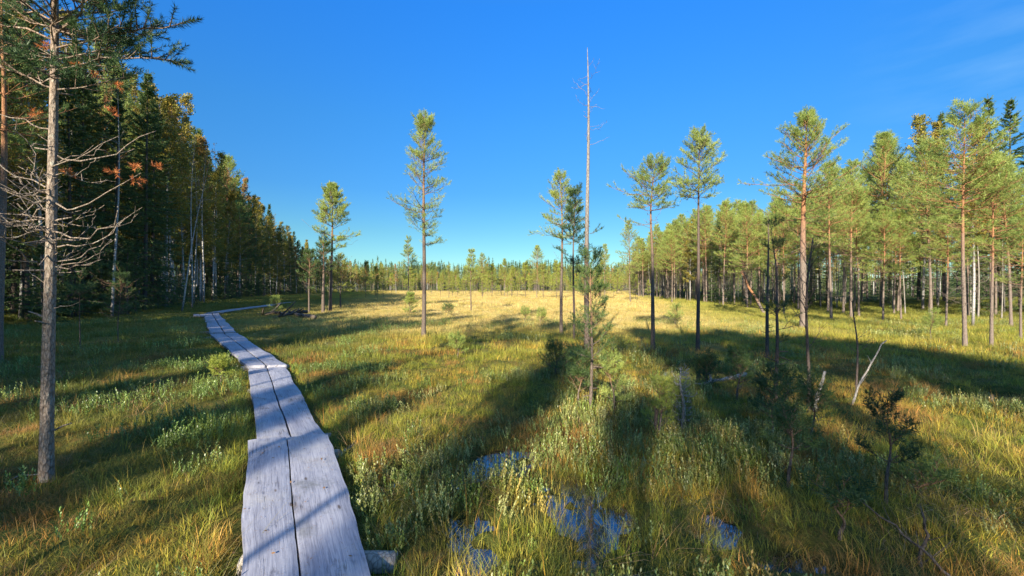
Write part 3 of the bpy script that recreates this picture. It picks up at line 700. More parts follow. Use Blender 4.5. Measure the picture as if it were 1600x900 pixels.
hero('pine_tree', 877, 523, 'round-crowned pale pine with a lone low branch, left of the dead snag', 'pine tree', top=279, seed=21, cs=.62, R=.95, r0=.06, nb=52, wob=.06, ts=1.1, nw=.008, nn=24, shoots=2, gaps=.1, extra=((3.3, 178, .85, 2, .02, 8), (3.1, 10, .5, -5, .1, 3)), dead=(.4, .6, 5), deadlen=.4)
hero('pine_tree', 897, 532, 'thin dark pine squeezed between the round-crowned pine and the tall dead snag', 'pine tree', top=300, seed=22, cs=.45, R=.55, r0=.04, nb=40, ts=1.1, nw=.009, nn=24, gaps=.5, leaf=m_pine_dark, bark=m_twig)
hero('dead_tree', 917, 549, 'tall bare dead snag, silvery towards its tip', 'dead tree', top=76, seed=23, cs=.45, R=.5, r0=.072, nb=0, wob=.05, dead=(.68, .985, 18), deadlen=.45, bark=m_silver, stubs=16, leaf=m_pine_dark, extra=((5.2, 5, .62, 12, .12, 0), (3.0, 12, .35, 0, .2, 4), (2.7, 170, .22, 5, .2, 3), (3.3, 185, .2, 20, 0, 0), (6.2, 8, .4, 4, -.1, 0)))
hero('pine_tree', 1020, 544, 'crooked-trunked pine with a flat uneven crown reaching out to the left', 'pine tree', top=256, seed=24, cs=.75, R=.74, r0=.055, nb=40, wob=.06, crook=.045, ts=1.05, nw=.008, nn=22, shoots=2, per=8, extra=((4.3, 172, 1.0, 22, .1, 10), (4.05, 178, .95, 8, .1, 7), (3.35, 184, .75, -8, .25, 5), (3.7, 5, .7, 0, .1, 6)), el_hi=48, dead=(.5, .72, 10), deadlen=.5, round_=.5)
hero('pine_tree', 1090, 549, 'dark-trunked pine with a dome-shaped crown, right of the crooked pine', 'pine tree', top=215, seed=25, cs=.72, R=.74, r0=.05, nb=46, gaps=.1, wob=.04, lean=(.01, 0), ts=1.05, nw=.008, nn=22, shoots=2, per=8, dead=(.5, .7, 9), deadlen=.4, bark=m_twig, el_hi=60, extra=((3.9, 185, .5, 20, .3, 5), (4.2, 175, .6, 25, .2, 6)))
hero('pine_tree', 1256, 513, 'biggest lone pine, orange upper trunk and wide layered crown, before the right stand', 'pine tree', top=187, seed=26, cs=.5, R=1.9, r0=.14, nb=84, wob=.06, ts=1.5, nw=.012, nn=20, gaps=.3, shoots=3, bark=m_bark, extra=((5.6, 178, 2.1, 8, .08, 12), (5.2, 0, 1.4, 5, .1, 9), (6.3, 183, 1.7, 12, .1, 10)), dead=(.33, .6, 20), deadlen=1.2, per=9)
hero('dead_tree', 1199, 560, 'slender near-black dead trunk with a few curved bare twigs at its top', 'dead tree', top=336, seed=27, nb=0, r0=.042, wob=.02, bark=m_twig, stubs=14, extra=((3.35, 175, .55, 40, -.3, 0), (3.4, 5, .45, 50, -.3, 0), (3.0, 190, .4, 5, .1, 0), (2.7, 170, .35, 0, .2, 0), (2.6, 10, .3, 5, .2, 0), (1.15, 172, .85, 4, .15, 5), (1.3, 190, .4, 0, .1, 3), (1.0, 0, .3, 5, .1, 3)), leaf=m_pine_dark)
hero('pine_tree', 1213, 622, 'dark twisted little pine beside the near-black dead trunk', 'young pine', top=356, seed=28, cs=.32, R=.2, r0=.028, nb=15, el_lo=10, el_hi=40, round_=.3, gaps=.3, crook=.03, wob=.05, ts=.6, nw=.004, nn=22, bark=m_twig, leaf=m_pine_dark, stubs=10, extra=((1.35, 175, .3, 35, .4, 4), (1.3, 10, .3, 30, .4, 4), (1.0, 20, .35, 10, .3, 3)))
hero('pine_tree', 923, 642, 'young pine with tiered dark branches in front of the dead snag', 'young pine', top=420, seed=29, cs=.36, R=.44, r0=.024, nb=24, ts=.85, nw=.0065, nn=26, wob=.02, el_lo=12, el_hi=62, round_=.9, leaf=m_pine_dark, stubs=6, per=5, extra=((.62, 0, .2, -5, .2, 0),), lean=(.01, 0))
hero('birch_tree', 1264, 640, 'bare birch sapling with upswept thin twigs in front of the biggest lone pine', 'birch sapling', top=372, gen=birch, seed=30, R=.55, r0=.018, cs=.3, nb=15, bare=True, bark=m_twig, wob=.06, el0=52, per=5, brf=.9)
hero('birch_tree', 1338, 612, 'bare crooked sapling standing beside the forked leaning stick', 'birch sapling', top=470, gen=birch, seed=31, R=.3, r0=.010, cs=.4, nb=8, bare=True, bark=m_twig, wob=.04, el0=40, per=3, brf=.7)
hero('dead_tree', 1067, 672, 'waist-high grey dead treelet bristling with short bare twigs', 'dead tree', top=577, seed=32, nb=0, r0=.024, dead=(.12, .95, 38), deadlen=.16, bark=m_grey, k=14)

def sapling(px, py, top, label, seed, R=.22, ts=.7, leaf=None, cs=.25, nb=18, cat='young pine', **kw):
    return hero('pine_sapling', px, py, label, cat, top=top, seed=seed, cs=cs, R=R, r0=.012 + .004 * R, nb=nb, ts=ts, nw=.0055, nn=20, el_lo=15, el_hi=65, per=5, leaf=leaf or m_pine_gold, k=10, round_=.8, **kw)
sapling(715, 560, 533, 'bright little pine seedling alone in the sedge right of the slim lone pine', 41, R=.2, leaf=m_pine)
sapling(1031, 690, 618, 'bright green pine seedling left of the waist-high dead treelet', 42, R=.16, nb=9)
sapling(1050, 665, 628, 'low fresh-green seedling touching the waist-high dead treelet', 43, R=.14, nb=8)
sapling(958, 645, 578, 'wispy green young pine just right of the tiered dark young pine', 44, R=.24, nb=11, leaf=m_pine)
sapling(905, 640, 585, 'wispy dark green young pine just left of the tiered dark young pine', 45, R=.28, nb=12, leaf=m_pine_dark)
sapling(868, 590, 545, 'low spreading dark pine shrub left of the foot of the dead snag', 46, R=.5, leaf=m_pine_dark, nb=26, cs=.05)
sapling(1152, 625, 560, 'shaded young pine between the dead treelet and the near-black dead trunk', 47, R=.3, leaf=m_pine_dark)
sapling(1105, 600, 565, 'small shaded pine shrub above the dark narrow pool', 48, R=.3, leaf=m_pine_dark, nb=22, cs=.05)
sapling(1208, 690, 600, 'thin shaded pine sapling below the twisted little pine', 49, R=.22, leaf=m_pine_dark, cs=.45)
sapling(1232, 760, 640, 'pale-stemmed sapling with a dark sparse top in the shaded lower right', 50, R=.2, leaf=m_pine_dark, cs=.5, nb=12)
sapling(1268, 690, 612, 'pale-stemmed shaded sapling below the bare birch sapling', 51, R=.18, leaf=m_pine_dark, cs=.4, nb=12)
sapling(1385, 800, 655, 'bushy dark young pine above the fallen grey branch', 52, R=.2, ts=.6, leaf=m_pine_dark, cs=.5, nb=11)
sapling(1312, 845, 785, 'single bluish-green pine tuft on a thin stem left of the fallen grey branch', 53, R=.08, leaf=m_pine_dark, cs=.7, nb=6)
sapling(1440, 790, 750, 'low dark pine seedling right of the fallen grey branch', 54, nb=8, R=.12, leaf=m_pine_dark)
sapling(820, 505, 487, 'tiny spiky pine out in the golden sedge, left of the round-crowned pine', 55, R=.3, ts=1, leaf=m_pine)
sapling(845, 508, 490, 'tiny spiky pine nearest the round-crowned pine', 56, R=.3, ts=1, leaf=m_pine)
sapling(700, 495, 481, 'tiny dark pine right of the slim lone pine, far out', 57, R=.45, ts=1.2, leaf=m_pine_dark)
sapling(1055, 512, 485, 'small green pine bush in the golden sedge behind the crooked pine', 58, R=.35, ts=1.1, leaf=m_pine)
sapling(1455, 530, 495, 'bare-stemmed little pine at the front of the bright pine stand', 59, R=.25, ts=.9, leaf=m_pine, cs=.5)
sapling(345, 600, 572, 'seedling with broad yellow-green tufts at the left edge of the boardwalk', 60, R=.1, ts=.6)
sapling(430, 495, 470, 'small pale pine by the fallen trunks near the far boardwalk', 61, R=.4, ts=1.2, leaf=m_pine)
sapling(185, 540, 425, 'grey half-dead spruce sapling in the shade of the left forest', 62, R=.5, ts=1.0, leaf=m_pine_dark, cs=.45, nb=16, dead=(.4, .9, 30), deadlen=.5)
sapling(125, 548, 440, 'thin bare-stemmed sapling in deep shade left of the half-dead sapling', 63, R=.4, ts=1.0, leaf=m_pine_dark, cs=.7, nb=12)

# sticks, stumps, logs: every one a single mesh
def stick(name, pts, radii, mat, label, cat, seed=0, twigs=0, tl=.2, k=10, sides=8):
    global rng
    rng = np.random.default_rng(seed)
    P = np.array(pts, float); t = np.linspace(0, 1, k); s = np.linspace(0, 1, len(P))
    Q = np.stack([np.interp(t, s, P[:, i]) for i in range(3)], -1); L = np.linalg.norm(P[-1] - P[0])
    Q[1:-1] += rng.normal(size=(k - 2, 3)) * .012 * L
    o = Q[0].copy(); Q -= o
    g = Geo(); R = np.interp(t, [0, 1], radii)
    tubes(g, Q[None], R[None], sides, rough=.15, H=2.0, v=.8)
    if twigs:
        T, tl_, td = sub(rng, Q[None], .2, .95, twigs, .8, tl, np.array([1.0]), 4, .3, .02)
        tubes(g, T, np.tile(np.array([.45, .35, .25, .12]) * radii[1] * 1.5, (len(T), 1)), 5, H=2.0, v=.8)
    ob = link(name, g.mesh(name, mat), None, tuple(o)); tag(ob, label, cat); return ob
def P3(px, py, Y): return ((px - 800) * Y / F, Y, hgt(Y, py))
def foot(px, py):
    x, y = at(px, py, -.02); return (x, y, float(ground(x, y)) - .03)
f = foot(1330, 637); stick('leaning_stick', [f, P3(1350, 590, f[1]), P3(1368, 555, f[1]), P3(1385, 532, f[1])], (.014, .007), m_grey, 'pale leaning stick, forked at the top, right of the bare saplings', 'dead stick', 1, 3, .16)
f = foot(1272, 640); stick('leaning_stick', [f, P3(1280, 612, f[1]), P3(1289, 580, f[1])], (.026, .016), m_grey, 'short thick pale stick leaning by the bare birch sapling', 'dead stick', 2, 0)
f = foot(1212, 625); stick('broken_stem', [f, P3(1213, 607, f[1])], (.035, .03), m_bark, 'short broken orange-brown stem at the foot of the twisted little pine', 'stump', 3, 0, k=5)
f = foot(1026, 690); stick('tree_stump', [f, P3(1025, 660, f[1]), P3(1024, 637, f[1])], (.022, .018), m_twig, 'thin dark rotten stump left of the waist-high dead treelet', 'stump', 4, 0, k=8)
f = foot(1195, 492); stick('dead_tree', [f, P3(1177, 458, f[1] + .5), P3(1158, 424, f[1] + 1)], (.09, .05), m_bark, 'bare pinkish trunk leaning left in front of the bright pine stand', 'dead tree', 5, 0)
z8 = lambda px, py, z: (*at(px, py, z), z)
stick('fallen_branch', [z8(1490, 905, .0), z8(1440, 858, .12), z8(1400, 825, .2), z8(1340, 778, .30)], (.009, .003), m_bark_bog, 'long grey fallen branch lying across the shaded lower right corner', 'branch', 6, 7, .28)
stick('dead_shrub', [z8(1443, 905, -.02), P3(1438, 870, 2.45), P3(1448, 835, 2.45), P3(1441, 800, 2.45)], (.012, .005), m_bark_bog, 'crooked bare grey shrub stem rising behind the fallen branch', 'dead shrub', 7, 5, .2)
stick('fallen_log', [(*at(402, 494), .12), (*at(440, 495), .2), (*at(492, 500), .12)], (.05, .12), m_silver, 'grey fallen trunk lying right of the bend in the boardwalk', 'log', 8, 8, .8)
stick('fallen_log', [(*at(425, 499), .1), (*at(480, 496), .3)], (.04, .09), m_twig, 'dark fallen trunk crossing the grey one near the boardwalk bend', 'log', 9, 6, .9)
stick('dead_stalk', [z8(5, 757, .0), z8(30, 742, .05), z8(68, 741, .03)], (.004, .005), m_grey, 'thin bleached stalk lying left of the foreground pine foot', 'branch', 10, 0)
stick('fallen_log', [(*at(1075, 603), -.02), (*at(1165, 589), .05)], (.02, .04), m_grey, 'half-sunk pale log along the dark narrow pool', 'log', 11, 4, .3)

# ---------------------------------------------------------------- the forests: shared shapes, one object per tree
R_ = random.Random(5)
PF = [pine(10, 100 + i, cs=.36 + .06 * (i % 3), R=1.85 + .15 * (i % 4), r0=.075, nb=84, ts=1.95, nn=16, nw=.017, nl=.075, bark=m_bark, leaf=m_pine, dead=(.15, .5, 24), deadlen=1.1, sides=8, k=14, shoots=2, per=7, wob=.09, gaps=.15, lean=(R_.uniform(-.02, .02), 0)) for i in range(6)]
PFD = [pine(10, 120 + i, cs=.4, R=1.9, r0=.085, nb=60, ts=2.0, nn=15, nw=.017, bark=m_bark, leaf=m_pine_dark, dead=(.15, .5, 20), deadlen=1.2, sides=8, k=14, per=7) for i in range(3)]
PS = [pine(4, 140 + i, cs=.2 + .1 * (i % 3), R=.85, r0=.035, nb=36, ts=1.35, nn=15, nw=.018, leaf=m_pine_gold, sides=6, k=10, round_=.85, per=6, gaps=.2, shoots=2) for i in range(6)]
SP = [spruce(16, 160 + i, R=2.3 + .3 * (i % 2), r0=.12, dens=10, nw=.04, nn=9, sl=.14, per=12, cs=.03, power=.7) for i in range(4)]
SPT = [spruce(16, 170 + i, R=1.9, r0=.12, dens=9, nw=.036, nn=9, sl=.14, per=11, cs=.2, thin=.1, leaf=m_spruce) for i in range(3)]
SY = [spruce(3, 180 + i, R=.85, r0=.035, dens=14, nw=.02, nn=8, sl=.09, per=7) for i in range(3)]
BI = [birch(16, 200 + i, R=2.1, r0=.08, cs=.22 + .07 * (i % 3), nb=80, lsz=.13, per=10, lv=11, wob=.25, lean=(R_.uniform(-.03, .03), 0)) for i in range(5)]
BO = [birch(15, 210 + i, R=1.5, r0=.07, cs=.4, nb=60, lsz=.12, per=9, lv=8, wob=.2, leaf=m_orange) for i in range(2)]
BB = [birch(14, 220 + i, R=1.0, r0=.065, cs=.6, nb=14, per=5, lv=2, lsz=.11, wob=.2) for i in range(2)]

DP = [pine(9, 240 + i, nb=0, r0=.045, wob=.12, sides=6, k=12, dead=(.2, .95, 34), deadlen=.8, bark=m_grey, lean=(R_.uniform(-.03, .03), 0)) for i in range(3)]

def pix(x, y): return 800 + F * x / y
cl = {}
def where_left(x, y): return None
def forest_tree(kind, x, y, H, side):
    if kind == 'pine': p = R_.choice(PF if side == 'right' else PF + PFD + PFD); h0 = 10; nm, cat = 'pine_tree', 'pine tree'
    elif kind == 'smallpine': p = R_.choice(PS); h0 = 4; nm, cat = 'bog_pine', 'pine tree'
    elif kind == 'spruce': p = R_.choice(SP if side == 'left' else SPT + SP[:1]); h0 = 16; nm, cat = 'spruce_tree', 'spruce tree'
    elif kind == 'youngspruce': p = R_.choice(SY); h0 = 3; nm, cat = 'spruce_tree', 'young spruce'
    elif kind == 'birch': p = R_.choice(BI); h0 = 16; nm, cat = 'birch_tree', 'birch tree'
    elif kind == 'orange': p = R_.choice(BO); h0 = 15; nm, cat = 'birch_tree', 'birch tree'
    elif kind == 'deadpole': p = R_.choice(DP); h0 = 9; nm, cat = 'dead_tree', 'dead tree'
    else: p = R_.choice(BB); h0 = 14; nm, cat = 'birch_tree', 'birch tree'
    s = H / h0
    w = s ** .75 if H > h0 else s ** .85
    return nm, cat, p, (w, w, s)
LAB = {
 ('left', 'pine'): ('pine in the dark forest wall left of the boardwalk', 'pines in the left forest'),
 ('left', 'spruce'): ('dark spruce in the forest wall left of the boardwalk', 'spruces in the left forest'),
 ('left', 'youngspruce'): ('low young spruce at the shaded foot of the left forest', 'young spruces under the left forest'),
 ('left', 'birch'): ('leafy green birch with pale trunk in the left forest wall', 'leafy birches in the left forest'),
 ('left', 'orange'): ('birch with rusty autumn leaves in the left forest wall', 'rusty birches in the left forest'),
 ('left', 'bare'): ('nearly leafless white birch in the left forest wall', 'bare birches in the left forest'),
 ('right', 'pine'): ('sunlit pine in the stand on the right side of the bog', 'pines in the right stand'),
 ('right', 'spruce'): ('tall dark spruce rising behind the sunlit pines on the right', 'spruces behind the right stand'),
 ('right', 'youngspruce'): ('low young spruce under the sunlit pines on the right', 'young spruces under the right stand'),
 ('right', 'birch'): ('yellowing birch among the sunlit pines on the right', 'birches in the right stand'),
 ('right', 'orange'): ('birch with orange leaves among the pines on the right', 'orange birches in the right stand'),
 ('right', 'bare'): ('nearly leafless pale birch among the pines on the right', 'bare birches in the right stand'),
 ('right', 'deadpole'): ('thin grey dead tree standing among the sunlit pines on the right', 'dead poles in the right stand'),
 ('mid', 'smallpine'): ('small yellow-green bog pine in the scatter before the far lake', 'small pines out on the far bog'),
 ('mid', 'pine'): ('taller bog pine in the scatter before the far lake', 'taller pines out on the far bog'),
 ('mid', 'orange'): ('orange birch at the far end of the left forest', 'orange birches by the lake'),
 ('mid', 'birch'): ('yellow-green birch at the far end of the bog', 'birches by the lake'),
}
SKL = [(-300, -600), (0, -300), (120, -80), (150, 45), (200, 85), (240, 105), (275, 128), (300, 180), (340, 212), (370, 235), (400, 290), (440, 315), (480, 345), (500, 370), (530, 400), (560, 412), (640, 420)]
SKR = [(640, 425), (900, 410), (940, 380), (1000, 345), (1060, 340), (1120, 318), (1200, 310), (1260, 298), (1320, 262), (1345, 220), (1370, 165), (1430, 155), (1500, 163), (1560, 148), (1600, 138), (1900, 60)]
GROWN = []
def cap(side, x, y, H):
    S = SKL if side == 'left' else SKR
    return min(H, (hgt(y, np.interp(pix(x, y), [a for a, b in S], [b for a, b in S])) - float(ground(x, y))) * R_.uniform(.9, 1.01))
def grow(side, kind, x, y, H, label=None, group=None, rot=None, tilt=None, row=9):
    nm, cat, p, s = forest_tree(kind, x, y, H, 'left' if side == 'left' else 'right')
    lb, gp = LAB[(side, kind)]
    if label is None and side != 'mid':
        H = max(cap(side, x, y, H), 1.0); nm, cat, p, s = forest_tree(kind, x, y, H, 'left' if side == 'left' else 'right')
    tl = (R_.gauss(0, .018), R_.gauss(0, .018)) if tilt is None else tilt
    o = place(nm, p, x, y, label or lb, cat, gp if label is None else group, R_.uniform(0, 6.28) if rot is None else rot, s, tilt=tl)
    if label is None: GROWN.append((o, side, kind, row, pix(x, y), y))
    return o

# left forest
y = 6.0
step_rows = [.6, 2.4, 4.6, 7.2]
for ri, off in enumerate(step_rows):
    y = 4.0 + ri * 1.3
    while y < 168:
        sp = (1.45 + y * .012) * (1.0 + .10 * ri)
        x = float(le(y)) - off - R_.uniform(-.7, .9)
        yy = y + R_.uniform(-.6, .6)
        top = np.interp(yy, [0, 22, 38, 60, 82, 108, 127, 150, 170], [15, 17, 19.5, 20, 18, 15, 10.5, 9, 8])
        H = top * R_.uniform(.78, 1.1) * (1.0 if ri else .88)
        r = R_.random()
        if yy > 112: kind = 'pine' if r < .4 else 'birch' if r < .65 else 'spruce' if r < .85 else 'orange'
        else: kind = ('spruce' if r < .24 else 'birch' if r < .76 else 'pine' if r < .86 else 'orange' if r < .95 else 'bare')
        if yy > 112 and kind == 'spruce': H *= .8
        if pix(x, max(yy, .1)) > -250: grow('left', kind, x, yy, H, row=ri)
        y += sp
for i in range(66):
    yy = 10 + 95 * (i / 66) ** 1.2 + R_.uniform(-1, 1); x = float(le(yy)) + R_.uniform(-2.5, .8)
    grow('left', 'youngspruce', x, yy, R_.uniform(1.2, 4.2))
x, yy = at(284, 482, .3); grow('left', 'bare', x, yy, 10, 'leaning white birch trunk standing clear of the dark forest above the boardwalk bend', rot=0.5, tilt=(0, .13))
x, yy = at(340, 474, .4); grow('left', 'bare', x - 2, yy, 14, 'straight white birch trunk right of the leaning one', rot=2, tilt=(0, .03))
x, yy = at(175, 488, .3); grow('left', 'bare', x, yy, 13, 'pale birch trunk in the dark forest behind the half-dead sapling', rot=1)

# right stand: front row placed from the photograph
FR = [(1508, 543, 168, 'tall pine with a long straight orange trunk at the front of the right stand'), (1549, 541, 255, 'pine with a bright orange trunk right of the tall straight one'),
      (1299, 500, 265, 'stout pine close behind the biggest lone pine'), (1330, 497, 262, 'pine with two-toned trunk right of the stout one'), (1342, 496, 300, 'slim pine standing beside the two-toned one'),
      (1455, 503, 225, 'curved-trunk pine mid-way along the right stand'), (1478, 512, 330, 'shorter leaning pine left of the tall straight orange one'),
      (1408, 500, 335, 'short bushy bright pine in front of the dark spruces'), (1580, 512, 250, 'pine at the right edge of the frame'), (1130, 478, 318, 'rounded pine at the left end of the right stand'),
      (1168, 482, 325, 'pine behind the leaning pinkish trunk'), (1225, 492, 330, 'pine just left of the biggest lone pine'), (985, 473, 350, 'pale thin-crowned pine left of the crooked pine'), (945, 470, 385, 'short pine behind the tall dead snag'),
      (1050, 473, 365, 'pine between the crooked pine and the dome-crowned pine'), (1380, 502, 330, 'young bright pine left of the short bushy one'), (1595, 530, 330, 'low pine at the right frame edge before the stand')]
for (px, py, tp, lb) in FR:
    x, yy = at(px, py); H = hgt(yy, tp) - float(ground(x, yy))
    grow('right', 'pine', x, yy, H, lb, tilt=(R_.gauss(0, .012), R_.gauss(0, .012)))
x, yy = at(1520, 505, .1); grow('right', 'birch', x, yy, hgt(yy, 190), 'yellow birch towering behind the tall straight orange-trunked pine')
for ri, off in enumerate([1.0, 3.2, 5.6, 8.8, 12.5]):
    y = 13 + ri * .9
    while y < 140:
        sp = (1.35 + y * .016) * (1 + .08 * ri)
        x = float(re_(y)) + off + R_.uniform(-1.1, 1.1); yy = y + R_.uniform(-.7, .7); q = x / yy
        px = 800 + F * q
        if px < 1750:
            tall = float(sstep(.80, .98, q)) * (ri >= 2)
            H = (9.0 + 7.5 * tall + (1.8 if 40 < yy < 80 else 0) + ri * .25) * R_.uniform(.78, 1.06)
            if yy < 26 and ri < 2: H *= .85
            if yy > 100: H *= .85
            r = R_.random()
            if tall > .5: kind = 'spruce' if r < .55 else 'pine' if r < .92 else 'birch'
            else: kind = 'pine' if r < (.90 if ri < 4 else .7) else 'birch' if r < .93 else 'bare' if r < .95 else 'spruce'
            if kind == 'spruce' and tall < .5: H *= .85
            grow('right', kind, x, yy, H, row=ri)
        y += sp
for i in range(80):
    yy = 18 + 70 * (i / 80) ** 1.2 + R_.uniform(-1, 1); x = float(re_(yy)) + R_.uniform(.5, 9)
    grow('right', 'deadpole', x, yy, R_.uniform(4.0, 8.5), row=9)
for i in range(60):
    yy = 17 + 75 * (i / 60) ** 1.3; x = float(re_(yy)) + R_.uniform(2, 14)
    grow('right', 'youngspruce', x, yy, R_.uniform(.8, 3.0))

# scattered small pines out on the open bog
n = 0
while n < 120:
    yy = 48 + 115 * R_.random() ** .75
    lo, hi = float(le(yy)) + 4, float(re_(yy)) - 1
    u = R_.random(); x = lo + (hi - lo) * (u if R_.random() < .4 else .35 + .65 * u)
    if ((x - 20) / 110) ** 2 + ((yy - 225) / 52) ** 2 < 1.05: continue
    px = pix(x, yy)
    if 905 < px < 930 or 655 < px < 668: continue
    k = R_.random(); d = (yy - 48) / 115
    if k < .8: grow('mid', 'smallpine', x, yy, R_.uniform(1.0, 3.0 + 3.2 * d))
    elif k < .93: grow('mid', 'pine', x, yy, R_.uniform(5, 8))
    elif px < 640: grow('mid', 'orange', x, yy, R_.uniform(6, 9))
    else: grow('mid', 'smallpine', x, yy, R_.uniform(2, 5))
    n += 1
for i in range(56):
    yy = R_.uniform(58, 120); px = R_.choice([R_.uniform(570, 1000), R_.uniform(690, 1010)])
    if 908 < px < 926 or 655 < px < 668: continue
    grow('mid', 'smallpine', (px - 800) * yy / F, yy, R_.uniform(2.2, 6.0) * (.7 + yy / 260))
for (px, H) in [(548, 11), (556, 10), (571, 11), (590, 9)]:
    yy = 150; grow('mid', 'orange', (px - 800) * yy / F, yy, H)

# labels of the single trees: counted from the nearest tree one can name
ORD = 'first second third fourth fifth sixth seventh eighth ninth tenth eleventh twelfth thirteenth fourteenth fifteenth sixteenth seventeenth eighteenth nineteenth twentieth'.split()
MARK = {'left': [(185, 'the half-dead sapling'), (284, 'the leaning white birch'), (338, 'the straight white birch'), (483, 'the half-bare pine')],
        'right': [(917, 'the dead snag'), (1020, 'the crooked pine'), (1090, 'the dome-crowned pine'), (1256, 'the biggest lone pine'), (1408, 'the short bushy pine'), (1508, 'the tall straight pine')],
        'mid': [(516, 'the feathery-crowned pine'), (638, 'the small conical pine'), (736, 'the sparse spiky pine'), (877, 'the round-crowned pine'), (1020, 'the crooked pine'), (1090, 'the dome-crowned pine')]}
LOOK = {'deadpole': 'thin grey dead tree', 'pine': 'pine', 'spruce': 'dark spruce', 'youngspruce': 'low young spruce', 'birch': 'yellow-green birch', 'orange': 'rusty-leaved birch', 'bare': 'bare birch', 'smallpine': 'small bog pine'}
ROWN = {'left': ['left forest front row', 'left forest second row'], 'right': ['right stand front row', 'right stand second row']}
def label_all():
    keys = {}
    for g_ in GROWN: keys.setdefault((g_[1], g_[2], min(g_[3], 2) if g_[3] != 9 else 9), []).append(g_)
    for (side, kind, row), L in keys.items():
        if row == 2:
            w = 'left forest' if side == 'left' else 'right stand'
            for g_ in L: g_[0]['label'] = '%s half hidden deep inside the %s' % (LOOK[kind], w); g_[0]['group'] = '%s deep in the %s' % (LOOK[kind], w)
            continue
        for mi, (mx, mn) in enumerate(MARK[side]):
            for sg in (1, -1):
                C = [g_ for g_ in L if min(range(len(MARK[side])), key=lambda q: abs(MARK[side][q][0] - g_[4])) == mi and (g_[4] - mx) * sg >= 0]
                C.sort(key=lambda g_: abs(g_[4] - mx))
                for j, g_ in enumerate(C):
                    if side == 'mid': wh = 'out on the far bog'
                    elif row == 9: wh = 'below the left forest' if side == 'left' else 'under the right stand'
                    else: wh = ROWN[side][row]
                    lr = 'right' if sg > 0 else 'left'
                    if j < 20: g_[0]['label'] = '%s %s %s of %s, %s' % (ORD[j], LOOK[kind], lr, mn, wh)
                    elif side == 'left': g_[0]['label'] = '%s %s, far beyond %s' % (LOOK[kind], wh, mn)
label_all()

# ---------------------------------------------------------------- wood behind the viewpoint (its crowns shade the bog in bands)
KS = 1 / tan(SUN_EL)
def caster(tx, ty, hc, kind='pine', H=None):
    """stand a tree so that the shadow of its crown at height hc falls at (tx, ty)"""
    if hc is None:
        x, y = tx, ty; nm, cat, p, s = forest_tree(kind, x, y, H, 'left')
    else:
        wr = hc / .84 / 8; hc = max(9.0, (ty + 4) / 2.25); x = tx - hc * KS * sin(SUN_AZ); y = ty - hc * KS * cos(SUN_AZ)
        nm, cat, p, s = 'pine_tree', 'pine tree', R_.choice(PC), (wr, wr, hc / .9 / 8)
    place(nm, p, x, y, '%s behind the viewpoint, its shadow falling across the bog' % ('spruce' if kind == 'spruce' else 'birch' if kind == 'birch' else 'pine'), cat, 'trees behind the viewpoint', R_.uniform(0, 6.28), s)
CAST = []
def cast_px(px, py, hc, kind='pine', H=None):
    x, y = at(px, py); CAST.append((x, y, hc, kind, H))
PC = [pine(8, 400 + i, cs=.80, R=1.75, r0=.06, nb=60, ts=1.7, nn=14, nw=.016, sides=6, k=10, gaps=.1) for i in range(3)]
for (px, py, h) in [(500, 522, 5), (575, 517, 5), (680, 506, 5), (765, 512, 5), (840, 522, 5.5), (905, 520, 5), (1040, 546, 6), (1120, 548, 6.5), (1200, 552, 6.5), (1290, 560, 6.5), (1390, 572, 6.5), (1490, 588, 6.5), (1590, 602, 6), (1680, 612, 6),
                    (870, 585, 3.9), (815, 632, 3.2), (770, 690, 2.6), (700, 770, 2.0), (1100, 600, 4.2), (1230, 645, 3.2), (1180, 715, 2.6), (1120, 800, 1.8), (1260, 820, 1.8), (1010, 880, 1.9), (250, 715, 2.2), (20, 650, 3.5), (50, 800, 2.0), (190, 840, 1.8), (330, 650, 2.2),
                    (1330, 760, 1.5), (1480, 750, 1.2), (1590, 800, 1.4), (1440, 880, 1.9), (930, 905, 1.8), (390, 515, 7), (440, 508, 7), (530, 510, 6), (620, 500, 6), (1000, 535, 6.5), (1080, 560, 6), (1160, 540, 6.5), (1250, 575, 6), (1340, 555, 6.5), (1440, 568, 6.5), (1540, 580, 6.5), (1640, 600, 6)]: cast_px(px, py, h)
for i in range(58):   # lower spruces and birches that keep the bog left of the boards in shade
    yy = R_.uniform(-19, 0); xe = float(np.interp(yy, [-19, -11, -3, 0], [-9.9, -12.6, -12.6, -13.2]))
    CAST.append((xe - 13 * R_.random() ** 1.2, yy, None, R_.choice(['spruce', 'spruce', 'birch']), R_.uniform(9.8, 12.5)))
for i in range(80):
    yy = -46 + 50 * R_.random(); x = float(le(yy)) - 13 * R_.random() ** 1.3
    CAST.append((x, yy, None, R_.choice(['spruce', 'birch']), R_.uniform(9, 13.5)))
for a in CAST: caster(*a)

